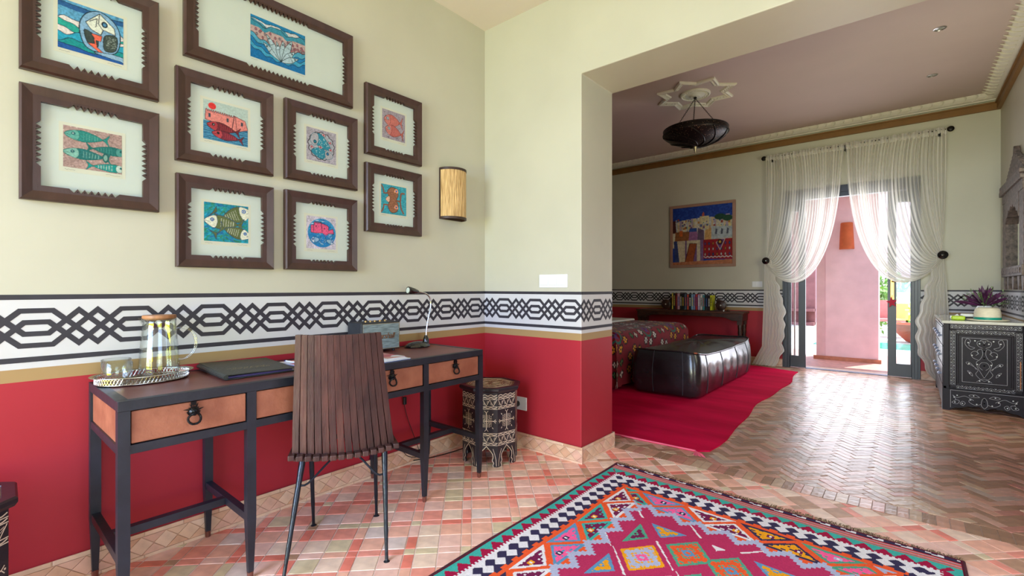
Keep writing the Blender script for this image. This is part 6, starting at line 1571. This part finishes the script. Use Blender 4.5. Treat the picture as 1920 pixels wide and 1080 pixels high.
for (x,y) in ((dx0+.03,dy1-.05),(dx1-.04,dy1-.05)): MB().box((x-.02,y-.02,0),(x+.02,y+.02,.14)).build('leg',DK,t)
# ---------------------------------------------------------------- on the dresser
DT=dt+.0222
t=thing('panama_hat','cream straw hat with a teal band on the dresser top','hat',(.575,6.22,DT))
ST=mat('cream_straw','#DDD6C4',.8,var=.05,scale=30,bump=.3,bscale=160,stretch=(1,1,3))
b=MB(); b.lathe([(.155,.014),(.16,.012),(.15,.004),(.115,.001),(.1,.004),(.1,.03),(.096,.085),(.088,.112),(.07,.122),(.03,.108),(0,.104)],(.575,6.22,DT),36,sx=.92,sy=1.12); b.build('crown_and_brim',ST,t,smooth='all',solid=.002)
b=MB(); b.lathe([(.1025,.006),(.1030,.036),(.0995,.037)],(.575,6.22,DT),36,sx=.92,sy=1.12); b.build('hat_band',mat('teal_ribbon','#0F8C7E',.5,var=.05),t,smooth=True)
t=thing('tissue_packet','lime green tissue packet on the left end of the dresser top','packet',(.365,6.26,DT))
b=MB(); b.box((.325,6.19,DT+.0005),(.425,6.33,DT+.04)); b.build('wrapper',mat('lime_wrapper','#A9C92A',.35,var=.1,scale=30),t,bevel=.012)
b=MB(); b.add([(.35,6.24,DT+.041),(.385,6.235,DT+.041),(.372,6.25,DT+.058),(.36,6.27,DT+.045)],[(0,1,2),(0,2,3)]); b.build('tissue',WPp,t)
t=thing('sunglasses_case','small white and black case between the green packet and the hat','case',(.45,6.42,DT))
MB().box((.405,6.37,DT+.0005),(.50,6.47,DT+.025)).build('case_base',BG,t,bevel=.008); MB().box((.407,6.372,DT+.025),(.498,6.468,DT+.055)).build('case_lid',WP,t,bevel=.01)
t=thing('flower_vase','white pot of deep purple leafy flowers with green stems behind the hat','flowers',(.59,6.62,DT))
b=MB(); b.lathe([(0,.001),(.045,.001),(.06,.03),(.065,.08),(.055,.12),(.048,.13),(.044,.128),(.05,.08),(0,.06)],(.59,6.62,DT),24); b.build('pot',WP,t,smooth=True)
rr=random.Random(21)
def blade(b,p,d,L,w,mi=0,curl=.25):
    d=d.normalized(); s_=d.cross(Vector((rr.uniform(-1,1),rr.uniform(-1,1),rr.uniform(-1,1)))).normalized(); pts=[]; g=Vector((0,0,-1))
    ws=[.25,.8,1,.75,.05]; vs=[]
    for k in range(5):
        q=k/4; c=p+d*L*q+g*L*curl*q*q; vs+= [c+s_*w*ws[k]*.5,c-s_*w*ws[k]*.5]
    b.add(vs,[(2*k,2*k+1,2*k+3,2*k+2) for k in range(4)],mi)
PU=mat('purple_petal','#3C1238',.55,var=.3,scale=20,hue='#5E2458'); GR=mat('sage_leaf','#6E8A56',.7,var=.2)
top=Vector((.59,6.62,DT+.12))
for k in range(62):
    th=rr.uniform(0,2*PI); el=rr.uniform(.25,1.5); d=Vector((math.cos(th)*math.cos(el),math.sin(th)*math.cos(el),math.sin(el))); b=MB(); blade(b,top+d*rr.uniform(.0,.06),d,rr.uniform(.12,.22),rr.uniform(.018,.034),0,.12); b.build('petal',PU,t,fixn=False,smooth=True)
for k in range(26):
    th=rr.uniform(0,2*PI); el=rr.uniform(.2,1.3); d=Vector((math.cos(th)*math.cos(el),math.sin(th)*math.cos(el),math.sin(el))); b=MB()
    L=rr.uniform(.14,.24); b.tube([top-Vector((0,0,.03)),top+d*L*.5,top+d*L+Vector((0,0,-.02))],.0022,4)
    for q in range(7): 
        p=top+d*L*(.3+.1*q); blade(b,p,d+Vector((rr.uniform(-1,1),rr.uniform(-1,1),rr.uniform(-.3,.8))),.03,.010)
    b.build('stem',GR,t,fixn=False)
# ================================================================ CARVED MIRROR
t=thing('carved_mirror','tall dark carved wooden mirror with a stepped crest on the right bedroom wall','mirror',(XR,6.63,1.13))
CWD=mat('grey_brown_carving','#4C3D3E',.55,var=.35,scale=30,bump=.8,bscale=55,hue='#75655F')
MF=((XR,0,.243),(0,1,0),(0,0,.785),(-1,0,0)); ya,yb=6.0,7.15
def mprism(nm,P,d0,d1,m=CWD,bev=.004): b=MB(); b.prism(P,d0,d1,MF); return b.build(nm,m,t,bevel=bev)
def wavy(u0,u1,z0,z1,amp,n,side):
    P=[]; 
    for i in range(n+1):
        z=z0+(z1-z0)*i/n; P.append((u0-amp*abs(math.sin(i*PI/4)),z))
    return P+[(u1,z1),(u1,z0)]
for (u0,u1,sg) in ((yb,yb-.2,-1),(ya,ya+.2,1)):
    P=[]; n=28
    for i in range(n+1): P.append((u0-sg*.018*abs(math.sin(i*PI/4)),1.30+(2.27-1.30)*i/n))
    mprism('side_stile',P+[(u1,2.27),(u1,1.30)],.002,.055)
mprism('bottom_rail',[(ya,1.30),(yb,1.30),(yb,1.42),(ya,1.42)],.002,.065)
for u in (ya+.02,ya+.22,(ya+yb)/2-.06,yb-.34,yb-.14): mprism('foot_drop',[(u,1.30),(u+.12,1.30),(u+.11,1.22),(u+.085,1.135),(u+.035,1.135),(u+.01,1.22)],.004,.05)
ar=[(yb-.2,2.27)]; 
for i in range(9): a_=PI*i/8; 
P=[(ya,2.27),(ya+.2,2.27)]; W_=(yb-ya-.4)
for i in range(13):
    u=ya+.2+W_*i/12; P.append((u,1.98+.17*math.sin(PI*i/12)+(.035 if i%2 else 0)))
P+=[(yb-.2,2.27),(yb,2.27),(yb,2.40),(ya,2.40)]
mprism('arched_top_rail',P,.002,.06)
mprism('cornice_rail',[(ya-.03,2.38),(yb+.03,2.38),(yb+.03,2.43),(yb,2.45),(yb,2.50),(ya,2.50),(ya,2.45),(ya-.03,2.43)],.002,.08)
P=[(ya+.04,2.50)]; c=(ya+yb)/2; n=9
for i in range(n): u=ya+.04+(c-.03-ya-.04)*(i+1)/n; z=2.50+.30*(i+1)/n; P+= [(P[-1][0],z-.01),(u-.01,z)]
P+=[(c-.03,2.86),(c,2.90),(c+.03,2.86)]; Q=[(2*c-x,z) for x,z in P[:-3]][::-1]; mprism('stepped_crest',P+Q,.002,.045)
nt_=0
for i in range(16):
    u=ya+.03+i*(yb-ya-.06)/15.5; mprism('carved_block',[(u,2.445),(u+.045,2.445),(u+.045,2.49),(u,2.49)],.06,.078,CWD,.003)
for i in range(12):
    u=ya+.05+i*(yb-ya-.1)/12; mprism('carved_block',[(u,1.33),(u+.06,1.33),(u+.075,1.36),(u+.06,1.39),(u,1.39),(u+.015,1.36)],.06,.074,CWD,.003)
MI=mat('mirror_silver','#D8DCD8',.02,1,var=0)
b=MB(); b.prism([(ya+.15,1.40),(yb-.15,1.40),(yb-.15,2.24),(ya+.15,2.24)],.008,.012,MF); b.build('mirror_glass',MI,t)
